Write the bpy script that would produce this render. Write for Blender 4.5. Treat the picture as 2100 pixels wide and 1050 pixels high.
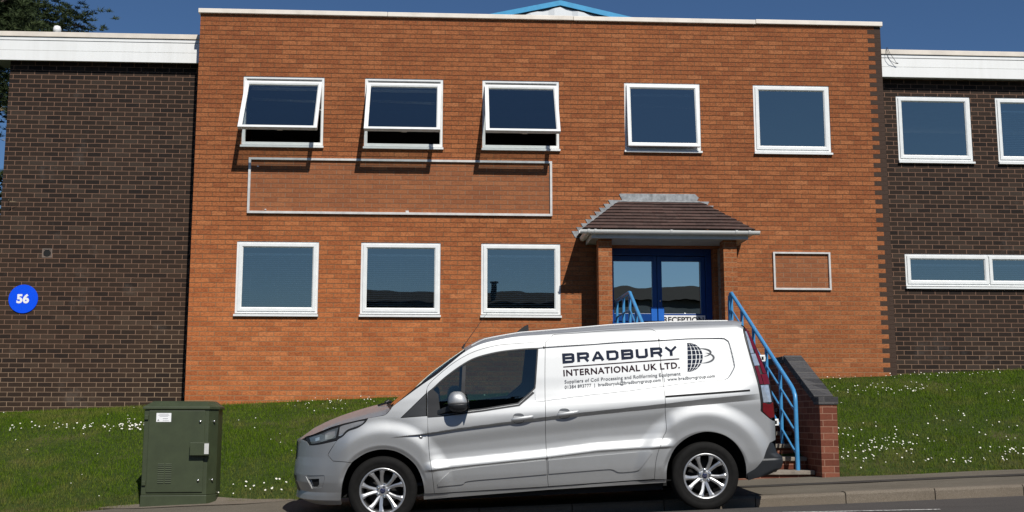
import bpy, bmesh, math, random
import numpy as np
from mathutils import Vector, Matrix, geometry
R = math.radians
random.seed(7); RNG = np.random.default_rng(11)
sc = bpy.context.scene
for o in list(bpy.data.objects): bpy.data.objects.remove(o)

# ------------------------------------------------------------------ camera
cam = bpy.data.cameras.new('camera'); co = bpy.data.objects.new('camera', cam)
sc.collection.objects.link(co); sc.camera = co
cam.sensor_width = 36.0; cam.lens = 36.0*2300/2100; cam.clip_start = .1; cam.clip_end = 2000
co.location = (0, 0, .85); co.rotation_euler = (R(98.3), 0, R(-3.3))
sc.render.resolution_x = 1024; sc.render.resolution_y = 512

# ------------------------------------------------------------------ sky and sun
SUN = Vector((.325, -1.0, 1.05)).normalized()      # towards the sun
EL = math.asin(SUN.z); AZ = math.atan2(SUN.x, SUN.y)
world = bpy.data.worlds.new('World'); sc.world = world; world.use_nodes = True
wn = world.node_tree
bg = wn.nodes['Background']
sky = wn.nodes.new('ShaderNodeTexSky'); sky.sky_type = 'NISHITA'; sky.sun_disc = False
sky.sun_elevation = EL; sky.sun_rotation = AZ
sky.air_density = 1.0; sky.dust_density = .02; sky.ozone_density = 10.0
wn.links.new(sky.outputs[0], bg.inputs[0]); bg.inputs[1].default_value = .066
sl = bpy.data.lights.new('sun', 'SUN'); sl.energy = 5.0; sl.angle = R(.5); sl.color = (1, .965, .90)
so = bpy.data.objects.new('sun', sl); sc.collection.objects.link(so)
so.rotation_euler = SUN.to_track_quat('Z', 'Y').to_euler(); so.location = (10, -20, 30)
sc.view_settings.view_transform = 'Standard'; sc.view_settings.look = 'None'
sc.view_settings.exposure = -.08; sc.view_settings.gamma = 1.0

# ------------------------------------------------------------------ helpers
COL = sc.collection
def link(o, parent=None):
    COL.objects.link(o)
    if parent is not None: o.parent = parent
    return o
def thing(name, label, cat, loc=(0, 0, 0), group=None, rot=None):
    o = bpy.data.objects.new(name, None); COL.objects.link(o)
    o.location = loc; o['label'] = label; o['category'] = cat; o.empty_display_size = .3
    if rot is not None: o.rotation_euler = rot
    if group: o['group'] = group
    return o
def tag(o, label, cat, group=None):
    o['label'] = label; o['category'] = cat
    if group: o['group'] = group
    return o
def struct(o, kind='structure'):
    o['kind'] = kind; return o
class MB:
    """collects shapes, then links them as one mesh object"""
    def __init__(s): s.v = []; s.f = []; s.m = []; s.sm = []
    def add(s, vs, fs, m=0, smooth=False):
        b = len(s.v); s.v += [tuple(p) for p in vs]
        s.f += [tuple(b+i for i in f) for f in fs]; s.m += [m]*len(fs); s.sm += [smooth]*len(fs)
    def box(s, x0, x1, y0, y1, z0, z1, m=0):
        s.add([(x0,y0,z0),(x1,y0,z0),(x1,y1,z0),(x0,y1,z0),(x0,y0,z1),(x1,y0,z1),(x1,y1,z1),(x0,y1,z1)],
              [(0,3,2,1),(4,5,6,7),(0,1,5,4),(1,2,6,5),(2,3,7,6),(3,0,4,7)], m)
    def quad(s, a, b, c, d, m=0): s.add([a, b, c, d], [(0,1,2,3)], m)
    def prism(s, poly, d, m=0):
        """poly: 3D loop, extruded by vector d"""
        n = len(poly); q = [tuple(Vector(p)+Vector(d)) for p in poly]
        s.add(list(poly)+q, [tuple(range(n))[::-1], tuple(range(n, 2*n))]+[(i,(i+1)%n,n+(i+1)%n,n+i) for i in range(n)], m)
    def tube(s, pts, r, seg=10, m=0, r2=None, cap=True):
        pts = [Vector(p) for p in pts]; n = len(pts); vs = []; ref = None
        for i, p in enumerate(pts):
            if i == 0: t = pts[1]-p
            elif i == n-1: t = p-pts[i-1]
            else: t = (pts[i+1]-p).normalized()+(p-pts[i-1]).normalized()
            t.normalize()
            if ref is None:
                ref = Vector((0,0,1)) if abs(t.z) < .9 else Vector((1,0,0))
            u = (ref - t*ref.dot(t)).normalized(); ref = u; w = t.cross(u)
            rr = r if r2 is None else r+(r2-r)*i/(n-1)
            for k in range(seg):
                a = 2*math.pi*k/seg
                vs.append(p+u*(rr*math.cos(a))+w*(rr*math.sin(a)))
        fs = [(i*seg+k, i*seg+(k+1)%seg, (i+1)*seg+(k+1)%seg, (i+1)*seg+k) for i in range(n-1) for k in range(seg)]
        s.add(vs, fs, m, True)
        if cap:
            s.add([vs[k] for k in range(seg)], [tuple(range(seg))[::-1]], m); s.add([vs[(n-1)*seg+k] for k in range(seg)], [tuple(range(seg))], m)
    def lathe(s, prof, origin, axis='y', seg=48, m=0, smooth=True):
        """prof: (r, h) revolved about axis through origin"""
        O = Vector(origin); vs = []
        for r, h in prof:
            for k in range(seg):
                a = 2*math.pi*k/seg; c, q = r*math.cos(a), r*math.sin(a)
                vs.append(O+(Vector((c, h, q)) if axis == 'y' else Vector((c, q, h)) if axis == 'z' else Vector((h, c, q))))
        fs = [(i*seg+k, i*seg+(k+1)%seg, (i+1)*seg+(k+1)%seg, (i+1)*seg+k) for i in range(len(prof)-1) for k in range(seg)]
        s.add(vs, fs, m, smooth)
    def build(s, name, mats, parent=None, bevel=0, normals=False):
        me = bpy.data.meshes.new(name); me.from_pydata(s.v, [], s.f)
        if not isinstance(mats, (list, tuple)): mats = [mats]
        for mt in mats: me.materials.append(mt)
        me.polygons.foreach_set('material_index', s.m); me.polygons.foreach_set('use_smooth', s.sm)
        me.update(); me.validate()
        if normals:
            bm = bmesh.new(); bm.from_mesh(me); bmesh.ops.recalc_face_normals(bm, faces=bm.faces); bm.to_mesh(me); bm.free()
        o = bpy.data.objects.new(name, me); link(o, parent)
        if bevel:
            b = o.modifiers.new('bevel', 'BEVEL'); b.width = bevel; b.segments = 2; b.limit_method = 'ANGLE'
        return o

# ------------------------------------------------------------------ node helpers
class NT:
    def __init__(s, name):
        s.mat = bpy.data.materials.new(name); s.mat.use_nodes = True; s.t = s.mat.node_tree
        s.b = s.t.nodes['Principled BSDF']
    def n(s, typ, **kw):
        nd = s.t.nodes.new(typ)
        for k, v in kw.items(): setattr(nd, k, v)
        return nd
    def l(s, a, b): s.t.links.new(a, b)
    def val(s, sock, v):
        if hasattr(v, 'is_output'): s.l(v, sock)
        else: sock.default_value = v
    def math(s, op, a, b=None, c=None, clamp=False):
        nd = s.n('ShaderNodeMath', operation=op); nd.use_clamp = clamp
        s.val(nd.inputs[0], a)
        if b is not None: s.val(nd.inputs[1], b)
        if c is not None: s.val(nd.inputs[2], c)
        return nd.outputs[0]
    def mix(s, f, a, b, blend='MIX'):
        nd = s.n('ShaderNodeMix', data_type='RGBA', blend_type=blend)
        s.val(nd.inputs[0], f); s.val(nd.inputs[6], a); s.val(nd.inputs[7], b)
        return nd.outputs[2]
    def pos(s, sx=1, sy=1, sz=1, off=(0,0,0)):
        tc = s.n('ShaderNodeTexCoord'); mp = s.n('ShaderNodeMapping'); mp.inputs['Scale'].default_value = (sx,sy,sz); mp.inputs['Location'].default_value = off
        s.l(tc.outputs['Object'], mp.inputs[0]); return mp.outputs[0]
    def noise(s, vec, scale, detail=4, rough=.55, dist=0):
        nd = s.n('ShaderNodeTexNoise'); s.l(vec, nd.inputs['Vector']); nd.inputs['Scale'].default_value = scale
        nd.inputs['Detail'].default_value = detail; nd.inputs['Roughness'].default_value = rough; nd.inputs['Distortion'].default_value = dist
        return nd.outputs['Fac']
    def ramp(s, fac, stops):
        nd = s.n('ShaderNodeValToRGB'); s.val(nd.inputs[0], fac); e = nd.color_ramp.elements
        while len(e) < len(stops): e.new(.5)
        for i, (p, c) in enumerate(stops):
            e[i].position = p; e[i].color = (c, c, c, 1) if isinstance(c, (int, float)) else (*c, 1)
        return nd.outputs[0]
    def bump(s, h, strength=.3, dist=.01):
        nd = s.n('ShaderNodeBump'); nd.inputs['Strength'].default_value = strength; nd.inputs['Distance'].default_value = dist
        s.l(h, nd.inputs['Height']); s.l(nd.outputs[0], s.b.inputs['Normal'])
    def set(s, **kw):
        nm = dict(col='Base Color', rough='Roughness', metal='Metallic', spec='Specular IOR Level', coat='Coat Weight', coatr='Coat Roughness')
        for k, v in kw.items():
            if isinstance(v, tuple) and len(v) == 3: v = (*v, 1)
            s.val(s.b.inputs[nm.get(k, k)], v)
        return s
def plain(name, col, rough=.5, metal=0, var=.12, scale=6, bump=0, bscale=60, **kw):
    t = NT(name); p = t.pos()
    c = t.mix(t.ramp(t.noise(p, scale, 6, .6), [(.3, 0.), (.7, 1.)]), tuple(v*(1-var) for v in col)+(1,), tuple(min(1, v*(1+var)) for v in col)+(1,))
    t.set(col=c, rough=rough, metal=metal, **kw)
    if bump: t.bump(t.noise(p, bscale, 5), bump, .004)
    return t.mat

def brick_mat(name, ramp, hmort, vmort, mort=.010, rock=.5, spots=None, quoin=None, frames=None, low=None, zref=0, dirt=.25):
    """stretcher-bond brickwork 225 x 75 mm; ramp: per-brick colours; hmort/vmort: bed and perpend joint colours"""
    t = NT(name); tc = t.n('ShaderNodeTexCoord'); sep = t.n('ShaderNodeSeparateXYZ'); t.l(tc.outputs['Object'], sep.inputs[0])
    X, Y, Z = sep.outputs
    H = t.math('ADD', X, Y); Zs = t.math('SUBTRACT', Z, zref)
    wob = t.n('ShaderNodeTexNoise'); t.l(tc.outputs['Object'], wob.inputs['Vector']); wob.inputs['Scale'].default_value = 9; wob.inputs['Detail'].default_value = 3
    wc = t.math('MULTIPLY_ADD', wob.outputs['Fac'], .007, -.0035)
    cb = t.n('ShaderNodeCombineXYZ'); t.l(t.math('ADD', H, wc), cb.inputs[0]); t.l(t.math('ADD', Zs, wc), cb.inputs[1])
    bt = t.n('ShaderNodeTexBrick'); t.l(cb.outputs[0], bt.inputs['Vector'])
    bt.offset = .5; bt.inputs['Scale'].default_value = 1; bt.inputs['Brick Width'].default_value = .225; bt.inputs['Row Height'].default_value = .075
    bt.inputs['Mortar Size'].default_value = mort*.5; bt.inputs['Mortar Smooth'].default_value = .15; bt.inputs['Bias'].default_value = 0
    bt.inputs['Color1'].default_value = (0,0,0,1); bt.inputs['Color2'].default_value = (1,1,1,1); bt.inputs['Mortar'].default_value = (.5,.5,.5,1)
    base = t.ramp(bt.outputs['Color'], ramp)
    # weathering within bricks, stretched along the course
    vec = t.pos(1, 1, 2.2)
    nf = t.noise(vec, 34, 5, .65)
    base = t.mix(t.ramp(nf, [(.36, rock), (.58, 0.)]), base, t.mix(1, base, (.42, .34, .30, 1), 'MULTIPLY'))
    big = t.noise(t.pos(), .55, 5, .6)
    base = t.mix(t.math('MULTIPLY', t.ramp(big, [(.35, 0.), (.7, 1.)]), dirt), base, t.mix(1, base, (.62, .58, .56, 1), 'MULTIPLY'))
    if spots:
        base = t.mix(t.ramp(t.noise(t.pos(off=(3,1,4)), 1.6, 6, .7), [(.60, 0.), (.72, spots[1])]), base, (*spots[0], 1))
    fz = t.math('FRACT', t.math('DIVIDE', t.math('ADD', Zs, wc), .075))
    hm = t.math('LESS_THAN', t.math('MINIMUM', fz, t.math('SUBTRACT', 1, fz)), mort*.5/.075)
    hcol = (*hmort, 1); vcol = (*vmort, 1)
    if low:
        up_ = t.math('MULTIPLY', t.math('SUBTRACT', Z, 3.8), .5, clamp=True)
        n2 = t.noise(t.pos(1, 1, 1.8, (4, 2, 7)), 62, 4, .7)
        base = t.mix(t.math('MULTIPLY', t.ramp(n2, [(.46, 0.), (.60, 1.)]), t.math('MULTIPLY_ADD', up_, .34, .12)), base, t.mix(1, base, (.34,.27,.24,1), 'MULTIPLY'))
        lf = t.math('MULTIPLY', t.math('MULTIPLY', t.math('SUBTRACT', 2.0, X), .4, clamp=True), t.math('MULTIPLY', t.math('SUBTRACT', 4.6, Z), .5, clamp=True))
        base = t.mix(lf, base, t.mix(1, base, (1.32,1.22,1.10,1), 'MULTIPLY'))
    if low:      # mortar becomes pale towards the bottom of the wall (cleaner, sun bleached pointing)
        z0, z1, hl, vl = low
        f = t.math('DIVIDE', t.math('SUBTRACT', z1, t.math('ADD', Z, t.math('MULTIPLY', t.math('SUBTRACT', big, .5), 3.0))), z1-z0, clamp=True)
        hcol = t.mix(f, hcol, (*hl, 1)); vcol = t.mix(f, vcol, (*vl, 1))
    if frames:   # cleaner, pinker brick where sign boards used to be
        msk = None
        for (x0, x1, z0, z1) in frames:
            a = t.math('MULTIPLY', t.math('GREATER_THAN', X, x0), t.math('LESS_THAN', X, x1))
            b = t.math('MULTIPLY', t.math('GREATER_THAN', Z, z0), t.math('LESS_THAN', Z, z1))
            m_ = t.math('MULTIPLY', a, b); msk = m_ if msk is None else t.math('MAXIMUM', msk, m_)
        base = t.mix(t.math('MULTIPLY', msk, .40), base, (.23, .095, .048, 1))
        hcol = t.mix(t.math('MULTIPLY', msk, .45), hcol, (.32, .19, .12, 1)); vcol = t.mix(t.math('MULTIPLY', msk, .6), vcol, (.32, .19, .12, 1))
    if low: hcol = t.mix(t.math('MULTIPLY', t.math('LESS_THAN', fz, .5), .60), hcol, (.050,.024,.012,1))  # upper half of each bed joint painted dark as the recess shadow
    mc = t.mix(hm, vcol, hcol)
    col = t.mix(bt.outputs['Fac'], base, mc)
    if quoin:    # toothed corner of dark bricks
        xe, dk, dm = quoin
        row = t.math('MODULO', t.math('FLOOR', t.math('DIVIDE', t.math('ADD', Zs, 30), .075)), 2)
        lim = t.math('SUBTRACT', xe-.105, t.math('MULTIPLY', row, .115))
        isq = t.math('GREATER_THAN', X, lim)
        dark = t.mix(nf, (dk[0]*.6, dk[1]*.6, dk[2]*.6, 1), (dk[0]*1.4, dk[1]*1.4, dk[2]*1.4, 1))
        dark = t.mix(hm, dark, (*dm, 1))
        col = t.mix(isq, col, dark)
    t.set(col=col, rough=.9, spec=.25)
    hgt = t.math('SUBTRACT', t.math('MULTIPLY', nf, rock), t.math('MULTIPLY', bt.outputs['Fac'], 1.0))
    t.bump(hgt, .65, .008)
    return t.mat

# ------------------------------------------------------------------ materials
M = {}
OR = [(0, (.315,.103,.038)), (.35, (.355,.122,.044)), (.7, (.39,.137,.050)), (.94, (.425,.155,.058)), (1, (.455,.176,.070))]
M['orange'] = brick_mat('orange_rustic_brick', OR, (.055,.026,.013), (.17,.080,.036), mort=.011, rock=.65, low=(1.3, 4.4, (.40,.24,.13), (.33,.17,.08)),  # dark bed joints: shade of the raked recess is in the colour
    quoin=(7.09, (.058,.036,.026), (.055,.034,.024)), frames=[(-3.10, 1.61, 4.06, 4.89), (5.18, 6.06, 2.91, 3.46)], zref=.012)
M['pierbrick'] = brick_mat('porch_pier_brick', OR, (.30,.18,.10), (.30,.17,.08), rock=.8, zref=.012)
DK = [(0, (.017,.012,.010)), (.4, (.030,.0195,.014)), (.85, (.038,.025,.018)), (1, (.050,.036,.027))]
M['dark'] = brick_mat('dark_brown_brick', DK, (.235,.135,.090), (.225,.13,.088), mort=.010, rock=.2, spots=((.14,.13,.12), .22), dirt=.1,
    low=(.6, 2.4, (.36,.26,.17), (.36,.26,.17)))
M['redbrick'] = brick_mat('red_engineering_brick', [(0, (.125,.038,.022)), (.5, (.170,.053,.031)), (1, (.225,.078,.046))], (.28,.15,.10), (.28,.15,.10), rock=.3, zref=.02)
M['coping_brick'] = brick_mat('blue_coping_brick', [(0, (.045,.045,.048)), (1, (.09,.088,.09))], (.10,.095,.09), (.10,.095,.09), rock=.4)
M['upvc'] = plain('white_upvc', (.76,.77,.755), .35, var=.06, scale=9, coat=.2)
def stained(name, col, rough, amt, sx=9, sz=.5):
    t = NT(name); n = t.noise(t.pos(sx, sx, sz), 1.0, 5, .7); n2 = t.noise(t.pos(1, 1, 1, (3, 1, 2)), 1.2, 4, .6)
    f = t.math('MULTIPLY', t.math('MULTIPLY', t.ramp(n, [(.42, 0.), (.72, 1.)]), t.ramp(n2, [(.3, .2), (.7, 1.)])), amt)
    t.set(col=t.mix(f, (*col, 1), tuple(c*k for c, k in zip(col, (.45, .42, .36)))+(1,)), rough=rough); return t.mat
M['fascia'] = stained('white_fascia_board', (.80,.80,.78), .45, .22, 5, .4)
M['coping'] = plain('cream_capping', (.70,.63,.54), .5, var=.12, scale=4)
M['coping_main'] = stained('pale_metal_capping', (.78,.71,.62), .42, .5, 3, 3)
M['black'] = plain('black_gap', (.006,.006,.006), .9, var=0)
M['interior'] = plain('dim_room_plaster', (.06,.06,.06), .9)
M['roofing'] = plain('roofing_felt', (.10,.10,.10), .95)
M['lead'] = plain('weathered_lead', (.25,.26,.265), .55, metal=.25, var=.4, scale=14)
M['gutter'] = plain('white_gutter_plastic', (.72,.72,.69), .35, var=.06)
M['gfascia'] = plain('grey_white_board', (.45,.46,.45), .6, var=.1)
M['soffit'] = plain('white_soffit_board', (.36,.36,.35), .6)
M['alu'] = plain('aluminium_frame', (.62,.60,.57), .4, metal=.15, var=.15, scale=10)
M['conc'] = plain('step_concrete', (.22,.19,.155), .9, var=.3, scale=12, bump=.4)
M['bluepaint'] = plain('blue_door_paint', (.003,.045,.21), .3, var=.06)
M['railpaint'] = plain('sky_blue_rail_paint', (.055,.25,.50), .35, var=.10, scale=9)
M['signblue'] = plain('blue_sign_face', (.0,.075,.80), .35, var=.02)
M['white'] = plain('white_lettering', (.82,.82,.82), .5, var=0)
M['blackpaint'] = plain('black_lettering', (.012,.012,.014), .5, var=0)
M['blind'] = plain('blind_slat', (.80,.85,.84), .5, var=.04)
M['steel'] = plain('bright_steel', (.75,.75,.75), .2, metal=1, var=.02)
M['breeze'] = plain('screen_block', (.30,.21,.16), .9, var=.2)
def glass(name, tint, refl=1.0, ior=1.52, rough=0.0, k=2.0, wave=.22):
    t = NT(name); t.t.nodes.remove(t.b)
    fr = t.n('ShaderNodeFresnel'); fr.inputs[0].default_value = ior
    tr = t.n('ShaderNodeBsdfTransparent'); tr.inputs[0].default_value = (*tint, 1)
    gl = t.n('ShaderNodeBsdfGlossy'); gl.inputs['Roughness'].default_value = rough; gl.inputs[0].default_value = (refl, refl*.97, refl*.84, 1)
    # slight waviness of a real pane
    nz = t.n('ShaderNodeTexNoise'); nz.inputs['Scale'].default_value = 1.6; tc = t.n('ShaderNodeTexCoord'); t.l(tc.outputs['Object'], nz.inputs[0])
    bp = t.n('ShaderNodeBump'); bp.inputs['Strength'].default_value = wave; bp.inputs['Distance'].default_value = .02; t.l(nz.outputs[0], bp.inputs['Height'])
    t.l(bp.outputs[0], gl.inputs['Normal'])
    mx = t.n('ShaderNodeMixShader'); t.l(t.math('MULTIPLY', fr.outputs[0], k, clamp=True), mx.inputs[0]); t.l(tr.outputs[0], mx.inputs[1]); t.l(gl.outputs[0], mx.inputs[2])
    t.l(mx.outputs[0], t.t.nodes['Material Output'].inputs[0]); return t.mat
M['glass'] = glass('window_glass', (.86,.92,.92), k=7.4, wave=.05)
M['glass_door'] = glass('door_glass_sheet', (.45,.52,.55), k=16.0, wave=.05)
M['glass_van'] = glass('tinted_van_glass', (.33,.46,.42), ior=1.5, k=2.5, wave=.02)

# ------------------------------------------------------------------ ground
YK = 11.20          # kerb face
def zroad(x, y=YK):      # the carriageway falls towards the kerb
    return -.034+.0375*(max(-60, min(60, x))-2.5)+.036*min(1, max(0, (YK-.02-y)/.38))
def zpav(x, y=12.9): return .0375*(max(-60, min(60, x))-2.5)+.076+.048*min(1, max(0, (y-YK)/1.7))
def zwall(x): return 1.105+(max(-40, min(40, x))+2.64)*.0435
def hsh(x, y):
    return (math.sin(x*1.7+y*.9)+math.sin(x*.63-y*1.31+2)+math.sin(x*3.1+y*2.3+1)*.5)*.022
YB = 12.90
def zbank(x, y):
    if y <= YB: return zpav(x)-.006
    if 2.05 < x < 4.53 and y < 13.5: return zpav(x)-.03
    t = min(1, (y-YB)/(17.4-YB)); w = min(1, (y-YB)/.9)
    s = t+.10*math.sin(math.pi*t)*(1 if x < 2 else .6)
    return zpav(x)+.004*w+(zwall(x)-zpav(x))*s+hsh(x, y)*w*(1-t*.8)
def sheet(name, xs, ys, zf, mat, kind='structure', smooth=True):
    vs = [(x, y, zf(x, y)) for y in ys for x in xs]; nx = len(xs)
    fs = [(j*nx+i, j*nx+i+1, (j+1)*nx+i+1, (j+1)*nx+i) for j in range(len(ys)-1) for i in range(nx-1)]
    m = MB(); m.add(vs, fs, 0, smooth); o = m.build(name, mat); o['kind'] = kind; return o
def mk_soil():
    t = NT('turf_soil'); p = t.pos()
    c = t.ramp(t.noise(p, 22, 6, .7), [(.3, (.020,.030,.008)), (.55, (.040,.062,.014)), (.75, (.085,.080,.030))])
    c = t.mix(t.ramp(t.noise(p, .8, 5, .7), [(.55, 0.), (.7, .6)]), c, (.12,.095,.05,1))
    t.set(col=c, rough=.95, spec=.1); t.bump(t.noise(p, 60, 4), .8, .02); return t.mat
M['soil'] = mk_soil()
def mk_asphalt(name, c0, c1, agg, scale=260):
    t = NT(name); p = t.pos()
    c = t.ramp(t.noise(p, scale, 3, .7), [(.35, c0), (.62, c1), (.8, agg)])
    c = t.mix(t.ramp(t.noise(p, 1.1, 5, .65), [(.4, 0.), (.75, .5)]), c, t.mix(1, c, (.62,.60,.58,1), 'MULTIPLY'))
    st = t.pos(.6, 7, 1); c = t.mix(t.ramp(t.noise(st, 1.6, 4, .7), [(.5, 0.), (.7, .45)]), c, t.mix(1, c, (.60,.58,.56,1), 'MULTIPLY'))
    t.set(col=c, rough=.92, spec=.3); t.bump(t.noise(p, 190, 3), .7, .006); return t.mat
M['road'] = mk_asphalt('worn_asphalt', (.056,.050,.046), (.092,.082,.074), (.17,.15,.13))
M['pave'] = mk_asphalt('pavement_asphalt', (.105,.091,.070), (.175,.152,.116), (.26,.225,.175))
M['kerb'] = mk_asphalt('kerb_concrete', (.13,.108,.082), (.21,.175,.135), (.34,.30,.24), 120)

xs = [-150, -60, -30, -16]+[x*.16-10 for x in range(0, 145)]+[16, 30, 60, 150]
ys = [-150, -60, -20, 0, 8, 11.25, 11.36, 12.1, 12.8]+[YB+i*.15 for i in range(0, 33)]+[18.2, 20, 30, 60, 150]
sheet('ground', xs, ys, lambda x, y: (zroad(x)-.06 if y < 11.3 else zpav(x, y)-.012 if y < 12.84 else zbank(x, y)) if y < 17.9 else zwall(x), M['soil'])
xr = [-60+i*2 for i in range(61)]
sheet('road', xr, [-9, -2, 4, 8, 10, 10.5, 10.8, 10.9, 11.0, 11.1, 11.205], lambda x, y: zroad(x, y), M['road'])
yedge = 12.88
def pav_edge(x):     # the back edge wanders a little, wider round the cabinet
    return yedge+.015*math.sin(x*2.1)+.01*math.sin(x*5.3+1)
xp = [-4.6+i*.1 for i in range(0, 160)]
m = MB()
vs = []; 
for x in xp:
    taper = min(1, max(0, (x+4.6)/1.3))
    yb = 11.35+(pav_edge(x)-11.35)*(taper**.4)+(.20 if 2.25 < x < 4.32 else 0)
    for k in range(9): y = 11.325+(yb-11.325)*k/8; vs.append((x, y, zpav(x, y)+.002*math.sin(x*3+k)))
m.add(vs, [(i*9+k, (i+1)*9+k, (i+1)*9+k+1, i*9+k+1) for i in range(len(xp)-1) for k in range(8)], 0, True)
o = m.build('pavement', M['pave']); struct(o)
m = MB(); x = -14.3; kl = .914       # kerb stones
rr = random.Random(3)
while x < 14:
    z0, z1 = zroad(x), zroad(x+kl); jz = rr.uniform(-.004, .004); jy = rr.uniform(-.004, .004)
    a = [(x+.004, 11.20+jy, z0-.05), (x+.004, 11.205+jy, z0+.088+jz), (x+.004, 11.225+jy, z0+.111+jz), (x+.004, 11.322, z0+.114+jz), (x+.004, 11.322, z0-.05)]
    b = [(x+kl-.004, p[1], p[2]+z1-z0) for p in a]
    m.add(a+b, [(0,1,6,5),(1,2,7,6),(2,3,8,7),(3,4,9,8),(0,4,3,2,1),(5,6,7,8,9)]); x += kl
o = m.build('kerb', M['kerb'], bevel=.004); struct(o)
def line_strip(name, p0, p1, w, mat, n=40):
    m = MB(); vs = []
    d = Vector((p1[0]-p0[0], p1[1]-p0[1])).normalized(); nn = Vector((-d.y, d.x))*w/2
    for i in range(n+1):
        q = Vector(p0).lerp(Vector(p1), i/n)
        for s in (-1, 1): vs.append((q.x+nn.x*s, q.y+nn.y*s, zroad(q.x, q.y+nn.y*s)+.004))
    m.add(vs, [(2*i, 2*i+2, 2*i+3, 2*i+1) for i in range(n)]); o = m.build(name, mat); struct(o)
def worn(name, col):
    t = NT(name); p = t.pos(); f = t.ramp(t.noise(p, 30, 5, .75), [(.45, 0.), (.6, 1.)])
    t.set(col=t.mix(f, (*col, 1), (.10,.094,.09,1)), rough=.85); return t.mat
line_strip('yellow_road_line', (-12, 11.165), (13, 11.165), .035, worn('worn_yellow_line', (.42,.30,.14)))
line_strip('white_road_line', (1.0, 10.68), (4.32, 9.80), .07, worn('worn_white_line', (.66,.64,.60)))
# dark tar seam along the pavement
m = MB(); vs = []
for i in range(61):
    x = 2.0+i*.12; y0 = 12.18+.02*math.sin(x*1.3)
    for dy in (-.10, .10): vs.append((x, y0+dy+.012*math.sin(x*7+dy*9), zpav(x, y0+dy)+.0065))
m.add(vs, [(2*i, 2*i+2, 2*i+3, 2*i+1) for i in range(60)]); struct(m.build('pavement_tar_seam', mk_asphalt('tar_seam', (.035,.031,.027), (.060,.053,.045), (.09,.08,.07))))

# grass blades
def grass():
    n = 230000
    X = RNG.uniform(-8.2, 10.6, n); Y = YB-.03+RNG.random(n)**1.15*5.0
    keep = ~((X > 2.15) & (X < 4.55)) & (Y < 17.93) & ~((Y > 17.36) & (X > -3.99) & (X < 7.11)) & ~((Y > 17.62) & (X > 7)) 
    keep &= ~((Y < 13.05) & (X > -3.42) & (X < -2.45)) & ~((X < -4.2) & (Y < 11))
    X = X[keep]; Y = Y[keep]
    X2 = RNG.uniform(-8.2, -3.2, 16000); Y2 = RNG.uniform(11.36, 13.0, 16000); k2 = Y2 > 11.35+(1.53)*np.clip((X2+4.6)/1.3, 0, 1)**.4
    X = np.concatenate([X, X2[k2]]); Y = np.concatenate([Y, Y2[k2]])
    n = len(X); Z = np.array([zbank(a, b) if b > YB else zpav(a, b) for a, b in zip(X, Y)])
    patch = np.sin(X*1.3+2)*np.sin(Y*2.1+X*.4)+np.sin(X*4.1)*np.sin(Y*5+1)*.5
    h = RNG.uniform(.022, .062, n)*(1+.25*patch); h *= np.where(Y < YB+.12, .6, 1)
    a = RNG.uniform(0, 2*np.pi, n); w = RNG.uniform(.0022, .0045, n); lean = RNG.uniform(0, .9, n); b = RNG.uniform(0, 2*np.pi, n)
    v = np.empty((n, 3, 3))
    v[:,0] = np.stack([X-np.cos(a)*w, Y-np.sin(a)*w, Z-.006], 1); v[:,1] = np.stack([X+np.cos(a)*w, Y+np.sin(a)*w, Z-.006], 1)
    v[:,2] = np.stack([X+np.cos(b)*h*lean, Y+np.sin(b)*h*lean, Z+h], 1)
    me = bpy.data.meshes.new('grass'); me.vertices.add(3*n); me.vertices.foreach_set('co', v.reshape(-1))
    me.loops.add(3*n); me.loops.foreach_set('vertex_index', np.arange(3*n)); me.polygons.add(n)
    me.polygons.foreach_set('loop_start', np.arange(0, 3*n, 3)); me.update(calc_edges=True); me.validate()
    t = NT('grass_blade'); p = t.pos()
    c = t.ramp(t.noise(p, 30, 5, .75), [(.32, (.024,.052,.002)), (.5, (.082,.150,.006)), (.72, (.24,.30,.035))])
    c = t.mix(t.ramp(t.noise(t.pos(off=(5,2,1)), 1.3, 5, .7), [(.48, 0.), (.70, .75)]), c, (.24,.20,.07,1))
    sp = t.n('ShaderNodeSeparateXYZ'); t.l(p, sp.inputs[0])
    e = t.math('SUBTRACT', 1.0, t.math('DIVIDE', t.math('SUBTRACT', sp.outputs[1], YB), .55), clamp=True)
    c = t.mix(t.math('MULTIPLY', e, t.ramp(t.noise(t.pos(off=(1,7,3)), 3.5, 4, .7), [(.40, 0.), (.62, .85)])), c, (.17,.135,.065,1))
    t.set(col=c, rough=.8, spec=.04); tr = t.n('ShaderNodeBsdfTranslucent'); t.l(c, tr.inputs[0])
    mx = t.n('ShaderNodeMixShader'); mx.inputs[0].default_value = .25; t.l(t.b.outputs[0], mx.inputs[1]); t.l(tr.outputs[0], mx.inputs[2]); t.l(mx.outputs[0], t.t.nodes['Material Output'].inputs[0])
    me.materials.append(t.mat); o = bpy.data.objects.new('grass', me); link(o); struct(o, 'stuff')
grass()
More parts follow.
